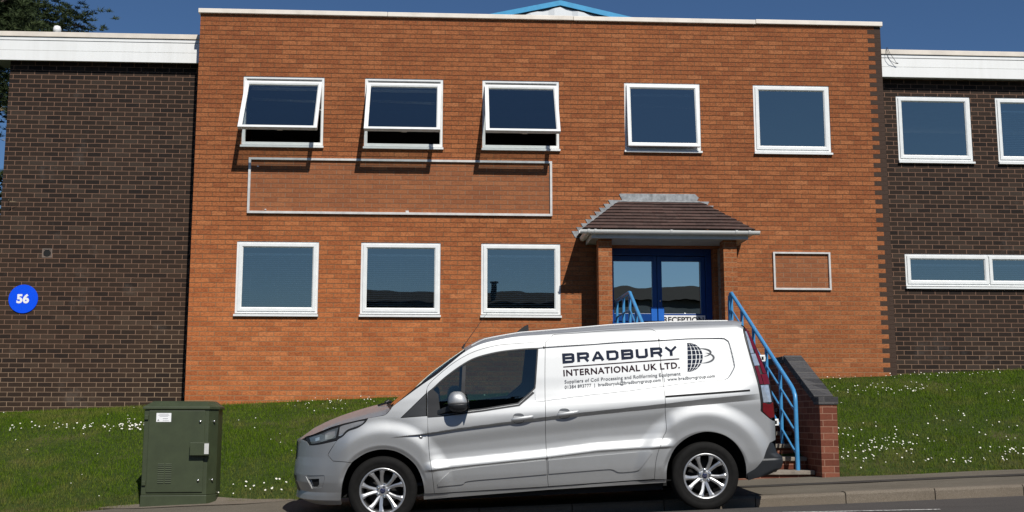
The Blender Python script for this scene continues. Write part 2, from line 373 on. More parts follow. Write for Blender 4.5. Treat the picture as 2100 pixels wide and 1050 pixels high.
def daisies():
    m = MB(); rg = random.Random(5)
    def add(x, y, s=1):
        if y < YB+.03 or (2.1 < x < 4.6) or (y > 17.3 and -4 < x < 7.1) or y > 17.9: return
        z = zbank(x, y)+rg.uniform(.045, .075); r = rg.uniform(.006, .0110)*s
        n = Vector((SUN.x*.5+rg.uniform(-.4,.4), -.75+rg.uniform(-.3,.3), .8)).normalized(); u = n.orthogonal().normalized(); w = n.cross(u)
        P = [Vector((x, y, z))+u*(r*math.cos(k*math.pi/4))+w*(r*math.sin(k*math.pi/4)) for k in range(8)]
        m.add(P, [tuple(range(8))], 0)
        P = [Vector((x, y, z))+n*.002+u*(r*.35*math.cos(k*math.pi/3))+w*(r*.35*math.sin(k*math.pi/3)) for k in range(6)]
        m.add(P, [tuple(range(6))], 1)
    def cl(x, y, sx, sy, n, s=1):
        for _ in range(n): add(rg.gauss(x, sx), rg.gauss(y, sy), s)
    for i in range(80):         # band on the left
        x = -6.9+3.4*rg.random()**.7; add(x, rg.gauss(15.9-.12*(x+5), .13), 1)
    cl(-4.2, 15.75, .35, .10, 26, 1.2); cl(-1.8, 13.25, .32, .13, 26, 1.25)
    for i in range(70): add(rg.uniform(-7, 2), rg.uniform(13, 17.3), .75)
    for i in range(60): add(rg.uniform(-2.4, 1.6), rg.gauss(16.9, .25), .8)
    cl(4.9, 13.3, .22, .2, 28, 1.0); cl(5.45, 13.7, .26, .16, 46, 1.0); cl(6.0, 13.1, .5, .06, 26, 1.0); cl(5.2, 14.2, .4, .2, 22)
    cl(6.9, 13.3, .35, .12, 28, 1.0); cl(7.6, 13.5, .4, .1, 18); cl(6.8, 14.5, .3, .3, 16); cl(6.6, 16.1, .4, .1, 30, .9); cl(8.2, 15.4, .4, .3, 26, .9)
    cl(6.1, 16.5, .5, .15, 28, .9); cl(7.0, 17.15, 1.0, .1, 36, .9); cl(5.2, 17.1, .3, .1, 16, .8)
    for i in range(40): add(rg.uniform(4.6, 9.6), rg.uniform(13, 17.3), .8)
    struct(m.build('daisies', [plain('daisy_petal', (.80,.80,.78), .7, var=0), plain('daisy_eye', (.70,.50,.05), .8, var=0)]), 'stuff')
daisies()

# ------------------------------------------------------------------ buildings
def wall_grid(m, x0, x1, z0, z1, y, thick, holes, mat=0):
    """wall face at y (outer, towards -Y) with rectangular openings (hx0,hx1,hz0,hz1) and reveals"""
    xs = sorted({x0, x1}|{h[0] for h in holes}|{h[1] for h in holes}); zs = sorted({z0, z1}|{h[2] for h in holes}|{h[3] for h in holes})
    for i in range(len(xs)-1):
        for j in range(len(zs)-1):
            cx, cz = (xs[i]+xs[i+1])/2, (zs[j]+zs[j+1])/2
            if any(h[0] < cx < h[1] and h[2] < cz < h[3] for h in holes): continue
            m.quad((xs[i], y, zs[j]), (xs[i+1], y, zs[j]), (xs[i+1], y, zs[j+1]), (xs[i], y, zs[j+1]), mat)
            m.quad((xs[i], y+thick, zs[j]), (xs[i], y+thick, zs[j+1]), (xs[i+1], y+thick, zs[j+1]), (xs[i+1], y+thick, zs[j]), mat)
    for (a, b, c, d) in holes:
        m.quad((a, y, c), (a, y+thick, c), (b, y+thick, c), (b, y, c), mat); m.quad((a, y, d), (b, y, d), (b, y+thick, d), (a, y+thick, d), mat)
        m.quad((a, y, c), (a, y, d), (a, y+thick, d), (a, y+thick, c), mat); m.quad((b, y, c), (b, y+thick, c), (b, y+thick, d), (b, y, d), mat)
def frame_ring(m, x0, x1, z0, z1, w, y0, y1, mat=0, chamfer=.012):
    """mitred rectangular frame, front at y0, back at y1"""
    def ring(d, y): return [(x0+d, y, z0+d), (x1-d, y, z0+d), (x1-d, y, z1-d), (x0+d, y, z1-d)]
    L = [ring(0, y1), ring(0, y0), ring(w-chamfer, y0), ring(w, y0+chamfer), ring(w, y1)]
    vs = [p for r in L for p in r]
    fs = []
    for k in range(5):
        a, b = k*4, ((k+1) % 5)*4
        for i in range(4): fs.append((a+i, b+i, b+(i+1) % 4, a+(i+1) % 4))
    m.add(vs, fs, mat)
def window(parent, x0, x1, z0, z1, y, angle=0, blind=None, sill=True, seed=0, mull=None, drop=.045):
    """white plastic window with frame, sash, pane, sill and optional venetian blind. angle: top hung opening"""
    rg = random.Random(seed); yf = y+.012
    m = MB(); zb = z0+.045 if sill else z0
    frame_ring(m, x0, x1, zb, z1, .048, yf, yf+.07)
    cells = [(x0, x1)] if not mull else [(x0, mull-.012+.036), (mull+.012-.036, x1)]
    if mull: m.box(mull-.024, mull+.024, yf+.003, yf+.068, zb+.05, z1-.05)
    w = m.build('window', M['upvc'], parent)
    if sill:
        m = MB(); m.prism([(x0-.012, yf+.06, zb-.002), (x0-.012, y-.045, zb-.018), (x0-.012, y-.045, z0-.004), (x0-.012, yf+.06, z0-.004)], (x1-x0+.024, 0, 0)); m.build('sill', M['upvc'], w, normals=True)
    for (cx0, cx1) in cells:
        a, b, c, d = cx0+.036, cx1-.036, zb+.036, z1-.036
        m = MB(); frame_ring(m, a, b, c, d, .060, yf-.014, yf+.045, chamfer=.018)
        g = MB(); g.quad((a+.055, yf+.012, c+.055), (b-.055, yf+.012, c+.055), (b-.055, yf+.012, d-.055), (a+.055, yf+.012, d-.055))
        ht = MB(); ht.box((a+b)/2-.05, (a+b)/2+.05, yf+.047, yf+.06, c+.012, c+.03); ht.box((a+b)/2-.012, (a+b)/2+.07, yf+.061, yf+.075, c+.016, c+.028)
        s = m.build('sash', M['upvc'], w); p = g.build('pane', M['glass'], w); h = ht.build('sash_handle', M['upvc'], w)
        if angle:
            piv = Vector((0, yf-.014, d)); T = Matrix.Translation(piv+Vector((0, -.02, -drop if angle > R(10) else -.004)))@Matrix.Rotation(-angle, 4, 'X')@Matrix.Translation(-piv)
            for o in (s, p, h): o.data.transform(T)
            # stays at both sides
            if angle > R(10):
                for xx in (a+.012, b-.012):
                    k = MB(); e = T@Vector((xx, yf+.03, c+(d-c)*.45)); k.tube([(xx, yf+.05, c+(d-c)*.52), (xx, e.y, e.z)], .006, 6)
                    k.build('window_stay', M['steel'], w)
        if blind:
            bz0, bz1 = blind; m = MB(); z = bz1
            yy = yf+.13; bx0, bx1 = a+.03+rg.uniform(0, .03), b-.03-rg.uniform(0, .04)
            m.box(bx0, bx1, yy-.014, yy+.014, bz1+.006, bz1+.03)
            while z > bz0:
                tl = rg.uniform(-.0015, .0015)
                m.add([(bx0, yy-.012, z-.012), (bx1, yy-.012, z-.012+tl), (bx1, yy+.012, z+.003+tl), (bx0, yy+.012, z+.003)], [(0,1,2,3)]); z -= .031
            for xx in (bx0+.12, (bx0+bx1)/2, bx1-.12): m.box(xx-.001, xx+.001, yy-.0125, yy-.0115, bz0, bz1)
            m.build('blind', M['blind'], w)
    return w
YW = 17.4
# ---- central orange block
A = thing('office_building', 'two storey orange brick office block standing between the two dark brick wings', 'building', (0, 0, 0))
UP = [(-3.257,-1.985), (-1.342,-.10), (.53,1.762), (2.818,4.053), (4.927,6.185)]
LO = [(-3.268,-2.005), (-1.353,-.116), (.521,1.767)]
UZ = (5.088, 6.243); LZ = (2.425, 3.592); DOOR = (2.50, 4.215, 1.73, 3.56)
holes = [(a, b, *UZ) for a, b in UP]+[(a, b, *LZ) for a, b in LO]+[DOOR]
m = MB(); X0, X1, ZB, ZT = -3.97, 7.09, .2, 7.262
wall_grid(m, X0, X1, ZB, ZT, YW, .28, holes)
m.quad((X0, YW, ZB), (X0, YW, ZT), (X0, 27, ZT), (X0, 27, ZB)); m.quad((X1, YW, ZB), (X1, 27, ZB), (X1, 27, ZT), (X1, YW, ZT))
m.quad((X0, 27, ZB), (X0, 27, ZT), (X1, 27, ZT), (X1, 27, ZB))
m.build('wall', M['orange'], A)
m = MB(); m.box(X0+.02, X1-.02, YW+.285, 26.9, 7.0, 7.1); m.build('roof', M['roofing'], A)
m = MB(); m.box(X0+.03, X1-.03, YW+.285, 26.9, 4.2, 4.45); m.box(X0+.03, X1-.03, YW+.285, 26.9, 1.4, 1.70); m.box(X0+.03, X1-.03, 22, 22.1, 1.7, 7.0)
m.box(2.2, 2.3, YW+.285, 22, 1.705, 4.195); m.box(4.4, 4.5, YW+.285, 22, 1.705, 4.195); m.build('interior', M['interior'], A)
m = MB(); x = X0-.03; i = 0
rr = random.Random(9)
while x < X1+.02:        # capping in lengths
    L_ = min(3.0, X1+.03-x); dz = rr.uniform(-.006, .006)
    m.prism([(x, YW-.045, 7.262+dz), (x, YW-.045, 7.335+dz), (x, YW+.33, 7.355+dz), (x, YW+.33, 7.262+dz)], (L_-.004, 0, 0)); x += L_
m.build('coping', M['coping_main'], A, bevel=.006, normals=True)
ANG = [R(31), R(31), R(31), R(5.5), 0]; AD = [-.0, 0, 0, 0, 0]
for i, (a, b) in enumerate(UP):
    w = window(A, a, b, *UZ, YW, ANG[i], seed=i, blind=None)
    if i in (0, 1, 3):    # blinds pulled up, a few slats hanging crooked
        m = MB(); yy = YW+.16; zt = UZ[1]-.14
        for k in range(4):
            zz = zt-k*.012; m.box(a+.1, b-.12, yy-.012, yy+.012, zz-.001, zz+.001)
        for k in range(3): zz = zt-.17-k*.016; m.add([(a+.1, yy, zz), (b-.12, yy, zz-.03), (b-.12, yy+.02, zz-.028), (a+.1, yy+.02, zz+.002)], [(0,1,2,3)])
        m.build('raised_blind', M['blind'], w)
for i, (a, b) in enumerate(LO): window(A, a, b, *LZ, YW, 0, blind=(LZ[0]+.18, LZ[1]-.20), seed=10+i)
for c in A.children:
    if c.name.startswith('window') and c.data.vertices[0].co.z > 5:
        k = sorted(range(5), key=lambda j: abs(UP[j][0]-c.data.vertices[0].co.x))[0]
        if k < 3: c['label'] = 'white top-hung window pushed wide open'
        elif k == 3: c['label'] = 'white top-hung window left slightly ajar'
# entrance doors
D = MB(); yd = 17.65
D.box(2.50, 2.56, yd-.05, yd+.05, 1.73, 3.56); D.box(4.12, 4.213, yd-.05, yd+.05, 1.73, 3.56); D.box(2.562, 4.118, yd-.05, yd+.05, 3.45, 3.56)
dd = D.build('door_frame', M['bluepaint'], A, bevel=.004)
for (a, b) in ((2.566, 3.333), (3.339, 4.114)):
    m = MB(); w_ = .075
    m.box(a, a+w_, yd-.03, yd+.03, 1.75, 3.44); m.box(b-w_, b, yd-.03, yd+.03, 1.75, 3.44)
    m.box(a+w_+.001, b-w_-.001, yd-.029, yd+.029, 3.36, 3.44); m.box(a+w_+.001, b-w_-.001, yd-.029, yd+.029, 2.40, 2.52); m.box(a+w_+.001, b-w_-.001, yd-.029, yd+.029, 1.75, 1.90)
    m.box(a+w_+.002, b-w_-.002, yd-.012, yd+.012, 1.905, 2.395)
    dr = m.build('entrance_door', M['bluepaint'], A, bevel=.003)
    m = MB(); m.quad((a+w_, yd, 2.52), (b-w_, yd, 2.52), (b-w_, yd, 3.36), (a+w_, yd, 3.36)); m.build('door_glass', M['glass_door'], dr)
    px = b-.10 if a < 3 else a+.005
    m = MB(); m.box(px, px+.095, yd-.046, yd-.031, 2.40, 2.62); m.build('push_plate', plain('bright_blue_plate', (.02,.13,.50), .3), dr, bevel=.004)
    if a > 3:
        m = MB(); m.lathe([(0, -.03), (.012, -.03), (.014, 0)], (a+.04, yd-.03, 2.72), 'y', 12); m.build('door_lock', M['steel'], dr)
def text_mesh(body, size=1.0, bold=0.0, spacing=1.0, sx=1.0):
    cu = bpy.data.curves.new('t', 'FONT'); cu.body = body; cu.size = size; cu.offset = bold; cu.space_character = spacing; cu.fill_mode = 'FRONT'; cu.resolution_u = 4
    ob = bpy.data.objects.new('t', cu); COL.objects.link(ob); bpy.context.view_layer.update()
    dg = bpy.context.evaluated_depsgraph_get(); me = bpy.data.meshes.new_from_object(ob.evaluated_get(dg))
    V = np.array([v.co[:2] for v in me.vertices]); F = [tuple(p.vertices) for p in me.polygons]
    bpy.data.objects.remove(ob); bpy.data.curves.remove(cu); bpy.data.meshes.remove(me)
    V[:, 0] -= V[:, 0].min(); V[:, 0] *= sx/V[:, 0].max()
    return V, F      # x spans 0..sx
def flat_text(name, body, x0, x1, z0, z1, y, mat, parent, bold=.02, nrm=(0,-1,0), thick=0):
    V, F = text_mesh(body, 1, bold); h0 = V[:,1].min(); h1 = V[:,1].max()
    m = MB(); vs = [(x0+(x1-x0)*v[0], y, z0+(z1-z0)*(v[1]-h0)/(h1-h0)) for v in V]; m.add(vs, F); return m.build(name, mat, parent)
m = MB(); m.box(3.40, 4.10, yd-.0345, yd-.0305, 2.335, 2.492); rs = m.build('reception_sign', M['white'], [c for c in A.children if c.name.startswith('entrance_door')][1])
fx = flat_text('reception_lettering', 'RECEPTION', 3.425, 4.075, 2.375, 2.468, yd-.0365, M['blackpaint'], [c for c in A.children if c.name.startswith('entrance_door')][1], .03)

# ---- porch
P = thing('entrance_porch', 'hipped tiled porch on two brick piers with white gutter, over the blue entrance doors', 'porch', (3.35, 17, 0))
P.location = (0, 0, 0)
for (a, b) in ((2.288, 2.495), (4.218, 4.425)):
    m = MB(); m.box(a, b, 16.80, 17.02, .9, 3.575); m.build('pier', M['pierbrick'], P)
    m = MB(); m.box(a+.06, b-.06, 17.022, 17.398, .9, 2.02)
    for k in range(5):       # pierced screen blocks
        z0 = 2.03+k*.30
        if z0+.29 > 3.56: break
        frame = []
        m.box(a+.05, b-.05, 17.03, 17.06, z0, z0+.29); m.box(a+.05, b-.05, 17.36, 17.39, z0, z0+.29); m.box(a+.05, b-.05, 17.061, 17.359, z0, z0+.03); m.box(a+.05, b-.05, 17.061, 17.359, z0+.26, z0+.29)
        m.prism([(a+.06, 17.065, z0+.035), (a+.06, 17.09, z0+.035), (a+.06, 17.355, z0+.255), (a+.06, 17.33, z0+.255)], (b-a-.12, 0, 0))
        m.prism([(a+.065, 17.33, z0+.035), (a+.065, 17.355, z0+.035), (a+.065, 17.09, z0+.255), (a+.065, 17.065, z0+.255)], (b-a-.13, 0, 0))
    m.build('screen_wall', M['breeze'], P, normals=True)
# roof tiles
EX0, EX1, EY, EZ = 2.04, 4.66, 16.60, 3.70; TX0, TX1, TY, TZ = 2.70, 4.02, 17.36, 4.27
def tile_mat():
    t = NT('brown_roof_tile'); tc = t.n('ShaderNodeTexCoord'); sp = t.n('ShaderNodeSeparateXYZ'); t.l(tc.outputs['Object'], sp.inputs[0])
    cb = t.n('ShaderNodeCombineXYZ'); t.l(t.math('ADD', sp.outputs[0], 0), cb.inputs[0]); t.l(t.math('SUBTRACT', sp.outputs[2], EZ+.012), cb.inputs[1])
    bt = t.n('ShaderNodeTexBrick'); t.l(cb.outputs[0], bt.inputs[0]); bt.inputs['Scale'].default_value = 1; bt.inputs['Brick Width'].default_value = .27; bt.inputs['Row Height'].default_value = .0633
    bt.inputs['Mortar Size'].default_value = .0022; bt.inputs['Color1'].default_value = (.040,.019,.015,1); bt.inputs['Color2'].default_value = (.078,.040,.032,1); bt.inputs['Mortar'].default_value = (.02,.012,.01,1)
    n = t.noise(t.pos(), 18, 5); c = t.mix(t.ramp(n, [(.4, 0.), (.7, .5)]), bt.outputs['Color'], (.085,.06,.05,1)); t.set(col=c, rough=.85); t.bump(n, .3, .004); return t.mat
M['tile'] = tile_mat()
m = MB(); NR = 9
def rp(u, s):   # point on front slope; u in 0..1 along, s 0..1 up
    x0 = EX0+(TX0-EX0)*s; x1 = EX1+(TX1-EX1)*s
    return Vector((x0+(x1-x0)*u, EY+(TY-EY)*s, EZ+(TZ-EZ)*s))
nv = Vector((0, -(TZ-EZ), (TY-EY))).normalized()
rr = random.Random(4)
for k in range(NR):
    s0, s1 = k/NR, (k+1)/NR+.03; n_ = 10
    for q in range(n_):
        u0, u1 = q/n_, (q+1)/n_; lift = .027+rr.uniform(-.002, .004)
        a0, a1 = rp(u0, s0)+nv*lift, rp(u1, s0)+nv*lift; b0, b1 = rp(u0, min(1, s1))+nv*.004, rp(u1, min(1, s1))+nv*.004
        m.add([a0, a1, b1, b0, a0-nv*.016, a1-nv*.016], [(0,1,2,3), (4,5,1,0)], 0)
# side slopes, stepped courses too
for sgn, ex, tx in ((-1, EX0, TX0), (1, EX1, TX1)):
    for k in range(NR):
        s0, s1 = k/NR, (k+1)/NR+.02
        def sp_(s, back): 
            x = ex+(tx-ex)*s; return Vector((x, (YW-.005) if back else EY+(TY-EY)*s, EZ+(TZ-EZ)*s))
        nn = Vector((sgn*(TZ-EZ), 0, abs(tx-ex))).normalized()
        a0, a1 = sp_(s0, 0)+nn*.02, sp_(s0, 1)+nn*.02; b0, b1 = sp_(min(s1, 1), 0)+nn*.004, sp_(min(s1, 1), 1)+nn*.004
        m.add([a0, a1, b1, b0, a0-nn*.016, a1-nn*.016], [(0,1,2,3) if sgn > 0 else (3,2,1,0), (4,5,1,0)])
m.build('tiled_roof', M['tile'], P)
m = MB()         # lead flashing: apron and stepped side pieces
m.prism([(2.74, YW-.012, 4.41), (3.93, YW-.012, 4.415), (3.99, YW-.012, 4.355), (3.96, YW-.012, 4.30), (2.76, YW-.012, 4.30), (2.71, YW-.012, 4.40)], (0, .010, 0))
m.add([(2.72, YW-.013, 4.305), (3.99, YW-.013, 4.305), (4.03, TY-.035, 4.268), (2.70, TY-.035, 4.268)], [(0,3,2,1)])
for k in range(9):
    s = (k+.2)/9; x = EX0+(TX0-EX0)*s-.05; z = EZ+(TZ-EZ)*s
    m.prism([(x-.06, YW-.009-.0004*k, z+.085), (x+.14, YW-.009-.0004*k, z+.085), (x+.10, YW-.009-.0004*k, z-.02), (x+.0, YW-.009-.0004*k, z-.02)], (0, .007, 0))
    s = 1-(8-k+.4)/9; x = EX1+(TX1-EX1)*s+.05
    m.prism([(x+.06, YW-.009-.0004*k, z+.075), (x+.01, YW-.009-.0004*k, z-.02), (x-.12, YW-.009-.0004*k, z-.02), (x-.14, YW-.009-.0004*k, z+.075)], (0, .007, 0))
m.build('lead_flashing', M['lead'], P, normals=True)
m = MB()         # fascia board, soffit
m.box(2.17, 4.58, 16.69, 16.712, 3.575, 3.665); m.box(2.17, 2.192, 16.713, YW-.002, 3.575, 3.665); m.box(4.558, 4.58, 16.713, YW-.002, 3.575, 3.665)
m.build('fascia', M['gfascia'], P, bevel=.003)
m = MB(); m.box(2.194, 4.556, 16.714, YW-.003, 3.58, 3.60); m.box(2.505, 4.21, 17.401, 17.60, 3.562, 3.57); m.build('soffit', M['soffit'], P)
def gprof(y, z, s=1): # half-round section, opening up
    pts = []
    for k in range(9):
        a = math.pi*k/8; pts.append((y-.052*s*math.cos(a), z-.058*math.sin(a)))
    return pts
m = MB(); gy, gz = 16.635, 3.69
pr = gprof(gy, gz); inn = [(gy-.047*math.cos(math.pi*k/8), gz-.052*math.sin(math.pi*k/8)) for k in range(9)][::-1]
loop = pr+inn
m.prism([(1.985, p[0], p[1]) for p in loop], (2.755, 0, 0))
for xx in (2.10, 2.20, 3.36, 4.36, 4.56):       # joints and brackets
    lp = [(xx, gy-.060*math.cos(math.pi*k/8), gz+.006-.068*math.sin(math.pi*k/8)) for k in range(9)]; m.prism(lp, (.035, 0, 0))
for sx in (-1, 1):
    gx = 2.12 if sx < 0 else 4.625
    pl = [(gx-.052*math.cos(math.pi*k/8), 16.70, gz-.003-.058*math.sin(math.pi*k/8)) for k in range(9)]; m.prism(pl, (0, .66, 0))
m.build('gutter', M['gutter'], P, normals=True)
m = MB()
for xx in (2.84, 3.72): m = MB(); m.lathe([(0, -.004), (.035, -.004), (.04, 0)], (xx, 17.0, 3.579), 'z', 16); m.build('downlight', M['gfascia'], P)

# ---- frames left from removed signs
def signframe(name, label, x0, x1, z0, z1, w):
    m = MB(); frame_ring(m, x0, x1, z0, z1, w, YW-.034, YW-.002, chamfer=.004); return tag(m.build(name, M['alu'], None), label, 'sign frame')
f1 = signframe('empty_sign_frame', 'long empty metal sign frame on the orange wall under the three open windows', -3.128, 1.64, 4.03, 4.916, .036)
m = MB()
for (x, z, s) in ((-.67, 4.066, .05), (-2.86, 4.085, .025), (-3.0, 4.77, .03)): m = MB(); m.box(x, x+s, YW-.02, YW-.003, z, z+s*.6); m.build('bracket', M['alu'], f1)
signframe('empty_notice_frame', 'small empty metal notice frame on the orange wall right of the porch', 5.16, 6.085, 2.885, 3.49, .030)

# ---- left dark wing
B = thing('brick_wing', 'windowless dark brown brick wing with white fascia, left of the orange block', 'building')
yl = 17.95; m = MB()
wall_grid(m, -7.095, X0+.3, .2, 7.0, yl, .25, [])
m.quad((-7.095, yl, .2), (-7.095, yl, 7.0), (-7.095, 26, 7.0), (-7.095, 26, .2))
m.build('wall', M['dark'], B)
m = MB(); m.box(-7.09, X0, yl+.26, 26, 6.85, 6.95); m.box(-7.35, X0-.002, 17.85, yl+.4, 6.60, 6.615); m.build('roof', M['soffit'], B)
def boards(m, x0, x1, y, z0, z1, grooves):
    zs = [z0]+grooves+[z1]
    for i in range(len(zs)-1): m.box(x0, x1, y+(.006 if i % 2 else 0)-.003*i, y+.03, zs[i]+.004, zs[i+1]-.004)
    m.box(x0, x1, y+.012, y+.032, z0+.002, z1-.002)
m = MB(); boards(m, -7.33, X0-.012, 17.80, 6.565, 6.955, [6.735, 6.90]); m.build('fascia', M['fascia'], B)
m = MB(); m.box(-7.34, X0-.05, 17.775, 18.1, 6.958, 7.04); m.build('coping', M['coping'], B, bevel=.006)
m = MB(); m.lathe([(.052, 0), (.052, .30), (.065, .31), (.065, .36), (.05, .40), (0, .42)], (-6.62, 18.6, 7.02), 'z', 16); m.build('vent_pipe', M['fascia'], B)
# ---- right dark wing
Cc = thing('brick_wing', 'dark brown brick wing with white windows and fascia, right of the orange block', 'building')
yr = 17.65; ZU = (5.032, 6.172); W2 = [(7.40, 8.66), (9.09, 10.35)]
hs = [(a, b, *ZU) for a, b in W2]+[(7.415, 10.2, 2.95, 3.525)]
m = MB(); wall_grid(m, X1-.3, 14, .2, 6.9, yr, .25, hs); m.quad((14, yr, .2), (14, 26, .2), (14, 26, 6.9), (14, yr, 6.9)); m.build('wall', M['dark'], Cc)
m = MB(); m.box(X1+.001, 13.9, yr+.26, 26, 6.75, 6.85); m.box(X1+.001, 14, 17.52, yr+.26, 6.462, 6.475); m.build('roof', M['soffit'], Cc)
m = MB(); m.box(X1+.03, 13.9, yr+.255, 25.9, 4.2, 4.45); m.box(X1+.03, 13.9, yr+.255, 25.9, .8, 1.7); m.box(X1+.03, 13.9, 22, 22.1, 1.75, 6.7); m.build('interior', M['interior'], Cc)
window(Cc, *W2[0], *ZU, yr, seed=21); window(Cc, *W2[1], *ZU, yr, blind=(ZU[0]+.12, ZU[1]-.22), seed=22)
window(Cc, 7.415, 10.2, 2.95, 3.525, yr, blind=(3.08, 3.34), seed=23, mull=8.81)
m = MB(); boards(m, X1+.003, 14, 17.48, 6.44, 6.82, [6.615, 6.765]); m.build('fascia', M['fascia'], Cc)
m = MB(); m.box(X1+.003, 14, 17.455, 17.8, 6.823, 6.905); m.build('coping', M['coping'], Cc, bevel=.006)
m = MB(); pts = [(7.20, 17.44, 6.93), (7.19, 17.43, 6.86), (7.20, 17.43, 6.77), (7.25, 17.43, 6.70), (7.34, 17.44, 6.66), (7.36, 17.44, 6.655), (7.32, 17.43, 6.72), (7.25, 17.43, 6.82), (7.21, 17.44, 6.93)]
m.tube(pts, .004, 6); m.tube([(7.38, 17.435, 6.658), (7.34, 17.435, 6.665)], .009, 6)
tag(m.build('hanging_cable', M['blackpaint'], None), 'loop of black cable hanging over the white fascia of the right wing', 'cable')

# ---- wall items
m = MB(); m.lathe([(0, 0), (.224, 0)], (-6.655, yl-.014, 2.725), 'y', 64, smooth=False); m.lathe([(.224, .0), (.226, .002), (.226, .012)], (-6.655, yl-.014, 2.725), 'y', 64, smooth=False)
sg = tag(m.build('number_sign', M['signblue'], None), 'round blue number sign reading 56 on the left dark wing', 'sign')
flat_text('lettering', '56', -6.755, -6.562, 2.655, 2.805, yl-.0165, M['white'], sg, .045)
m = MB(); frame_ring(m, -6.41, -6.255, 3.385, 3.53, .028, yl-.006, yl+.0); m.box(-6.385, -6.28, yl-.003, yl-.001, 3.41, 3.505)
v = tag(m.build('wall_vent', plain('vent_mortar', (.17,.13,.105), .9), None), 'small square vent surround with a round black hole in the left dark wing', 'vent')
m = MB(); m.lathe([(.0, -.004), (.056, -.004)], (-6.333, yl-.0045, 3.456), 'y', 24); m.build('vent_hole', M['black'], v)

# ---- workshop gable behind
G = thing('workshop_building', 'tall grey clad workshop with a sky blue gable trim, showing above the orange block', 'building')
def clad():
    t = NT('grey_cladding'); t.set(col=(.60,.62,.63), rough=.5, metal=.1); return t.mat
m = MB(); gy = 30; ax, az = 3.088, 12.36; slope = math.tan(R(12.6)); half = 9.0
n = 2*54; 
for i in range(n):       # corrugated sheet
    xa = ax-half+i*(2*half)/n; xb = ax-half+(i+1)*(2*half)/n; ph = i % 4
    ya = gy+[.03, 0, 0, .03][ph]; yb = gy+[0, 0, .03, .03][ph]
    za, zb_ = az-.175-abs(xa-ax)*slope, az-.175-abs(xb-ax)*slope
    m.quad((xa, ya, 1), (xb, yb, 1), (xb, yb, zb_+.12), (xa, ya, za+.12))
m.build('wall', clad(), G)
m = MB()
for s in (-1, 1):
    m.prism([(ax, gy-.036, az+.13), (ax+s*half, gy-.036, az-half*slope+.13), (ax+s*half, gy-.036, az-half*slope-.015), (ax, gy-.036, az-.015)], (0, .03, 0))
m.build('gable_trim', plain('sky_blue_trim', (.025,.28,.52), .4), G, normals=True)
m = MB()
for s in (-1, 1):
    m.prism([(ax, gy-.005, az+.12), (ax+s*half, gy-.005, az-half*slope+.12), (ax+s*half, gy-.005, az-half*slope-.035), (ax, gy-.005, az-.035)], (0, 30, 0))
m.build('roof', plain('dark_roof_sheet', (.03,.05,.08), .6), G, normals=True)

# ---- workshop across the road (seen mirrored in the windows)
H_ = thing('warehouse', 'low grey industrial unit across the road, mirrored in the office windows', 'building')
dcl = plain('dark_cladding', (.050,.062,.068), .6)
m = MB(); m.box(-26, -4.6, -30, -18, -1, 4.9); m.box(-4.5, 6.6, -30.1, -18.05, -1, 6.3); m.box(6.7, 34, -30, -18, -1, 6.5); m.build('wall', dcl, H_)
pb = plain('pale_band', (.62,.60,.55), .6)
m = MB(); m.box(-26.1, -4.6, -17.98, -17.9, 4.2, 4.7); m.box(6.7, 34.1, -17.98, -17.9, 5.2, 6.2); m.build('fascia', pb, H_)
m = MB()
for (x0, w_, z0, z1) in ((-26.2, 21.6, 4.905, 6.0), (-4.6, 11.2, 6.305, 7.5), (6.65, 27.6, 6.505, 7.9)):
    m.prism([(x0, -17.6, z0), (x0, -30.2, z0), (x0, -24, z1)], (w_, 0, 0))
m.build('roof', plain('grey_roof_sheet', (.05,.055,.06), 1.0, spec=0.0), H_, normals=True)
m = MB(); m.lathe([(.09, 0), (.09, .8), (.17, .82), (.17, .9), (0, .93)], (2.2, -19.5, 6.6), 'z', 14); m.build('flue', dcl, H_)

# ------------------------------------------------------------------ steps, walls, rails
S_ = thing('entrance_steps', 'flight of concrete edged brick steps between low brick walls, rising to the blue doors', 'steps')
sx0, sx1 = 2.30, 4.30; zt0 = .262; rise = 1.468/10; going = .283; y0 = 13.08
mb, mt = MB(), MB()
for k in range(11):
    zt = zt0+k*rise; y = y0+k*going; ye = y+going+.01 if k < 10 else 17.64
    mb.box(sx0, sx1-.002, y+.03, ye+.02, zt-rise-.05-(.1 if k == 0 else 0), zt-.05)
    mt.box(sx0, sx1-.004, y, ye, zt-.049, zt)
mb.build('riser', M['redbrick'], S_); mt.build('tread', M['conc'], S_, bevel=.008)
def stair_wall(x0, x1, label):
    w = thing('stair_wall', label, 'wall')
    prof = [(12.87, -.1), (12.87, 1.02), (13.02, 1.02), (14.18, 1.565), (17.39, 1.565), (17.39, -.1)]
    m = MB(); m.prism([(x0+.003, y, z) for y, z in prof], (x1-x0-.006, 0, 0)); m.build('wall', M['redbrick'], w, normals=True)
    m = MB(); m.box(x0-.012, x1+.012, 12.855, 13.045, 1.022, 1.112); m.build('cap', M['coping_brick'], w, bevel=.006)
    m = MB(); n = 17; a = Vector((0, 13.05, 1.05)); b = Vector((0, 14.20, 1.59)); nn = Vector((0, -(b-a).z, (b-a).y)).normalized()*.085
    for k in range(n):
        p = a.lerp(b, k/n); q = a.lerp(b, (k+.93)/n); m.prism([(x0-.01, p.y, p.z), (x0-.01, q.y, q.z), (x0-.01, (q+nn).y, (q+nn).z), (x0-.01, (p+nn).y, (p+nn).z)], (x1-x0+.02, 0, 0))
    for k in range(43):
        y = 14.21+k*.0735; m.box(x0-.01, x1+.01, y, y+.068, 1.567, 1.655)
    m.build('coping', M['coping_brick'], w, bevel=.004, normals=True); return w
stair_wall(4.305, 4.515, 'sloping red brick wall with dark coping on the right side of the entrance steps')
stair_wall(2.08, 2.29, 'sloping red brick wall on the left side of the entrance steps, behind the van')
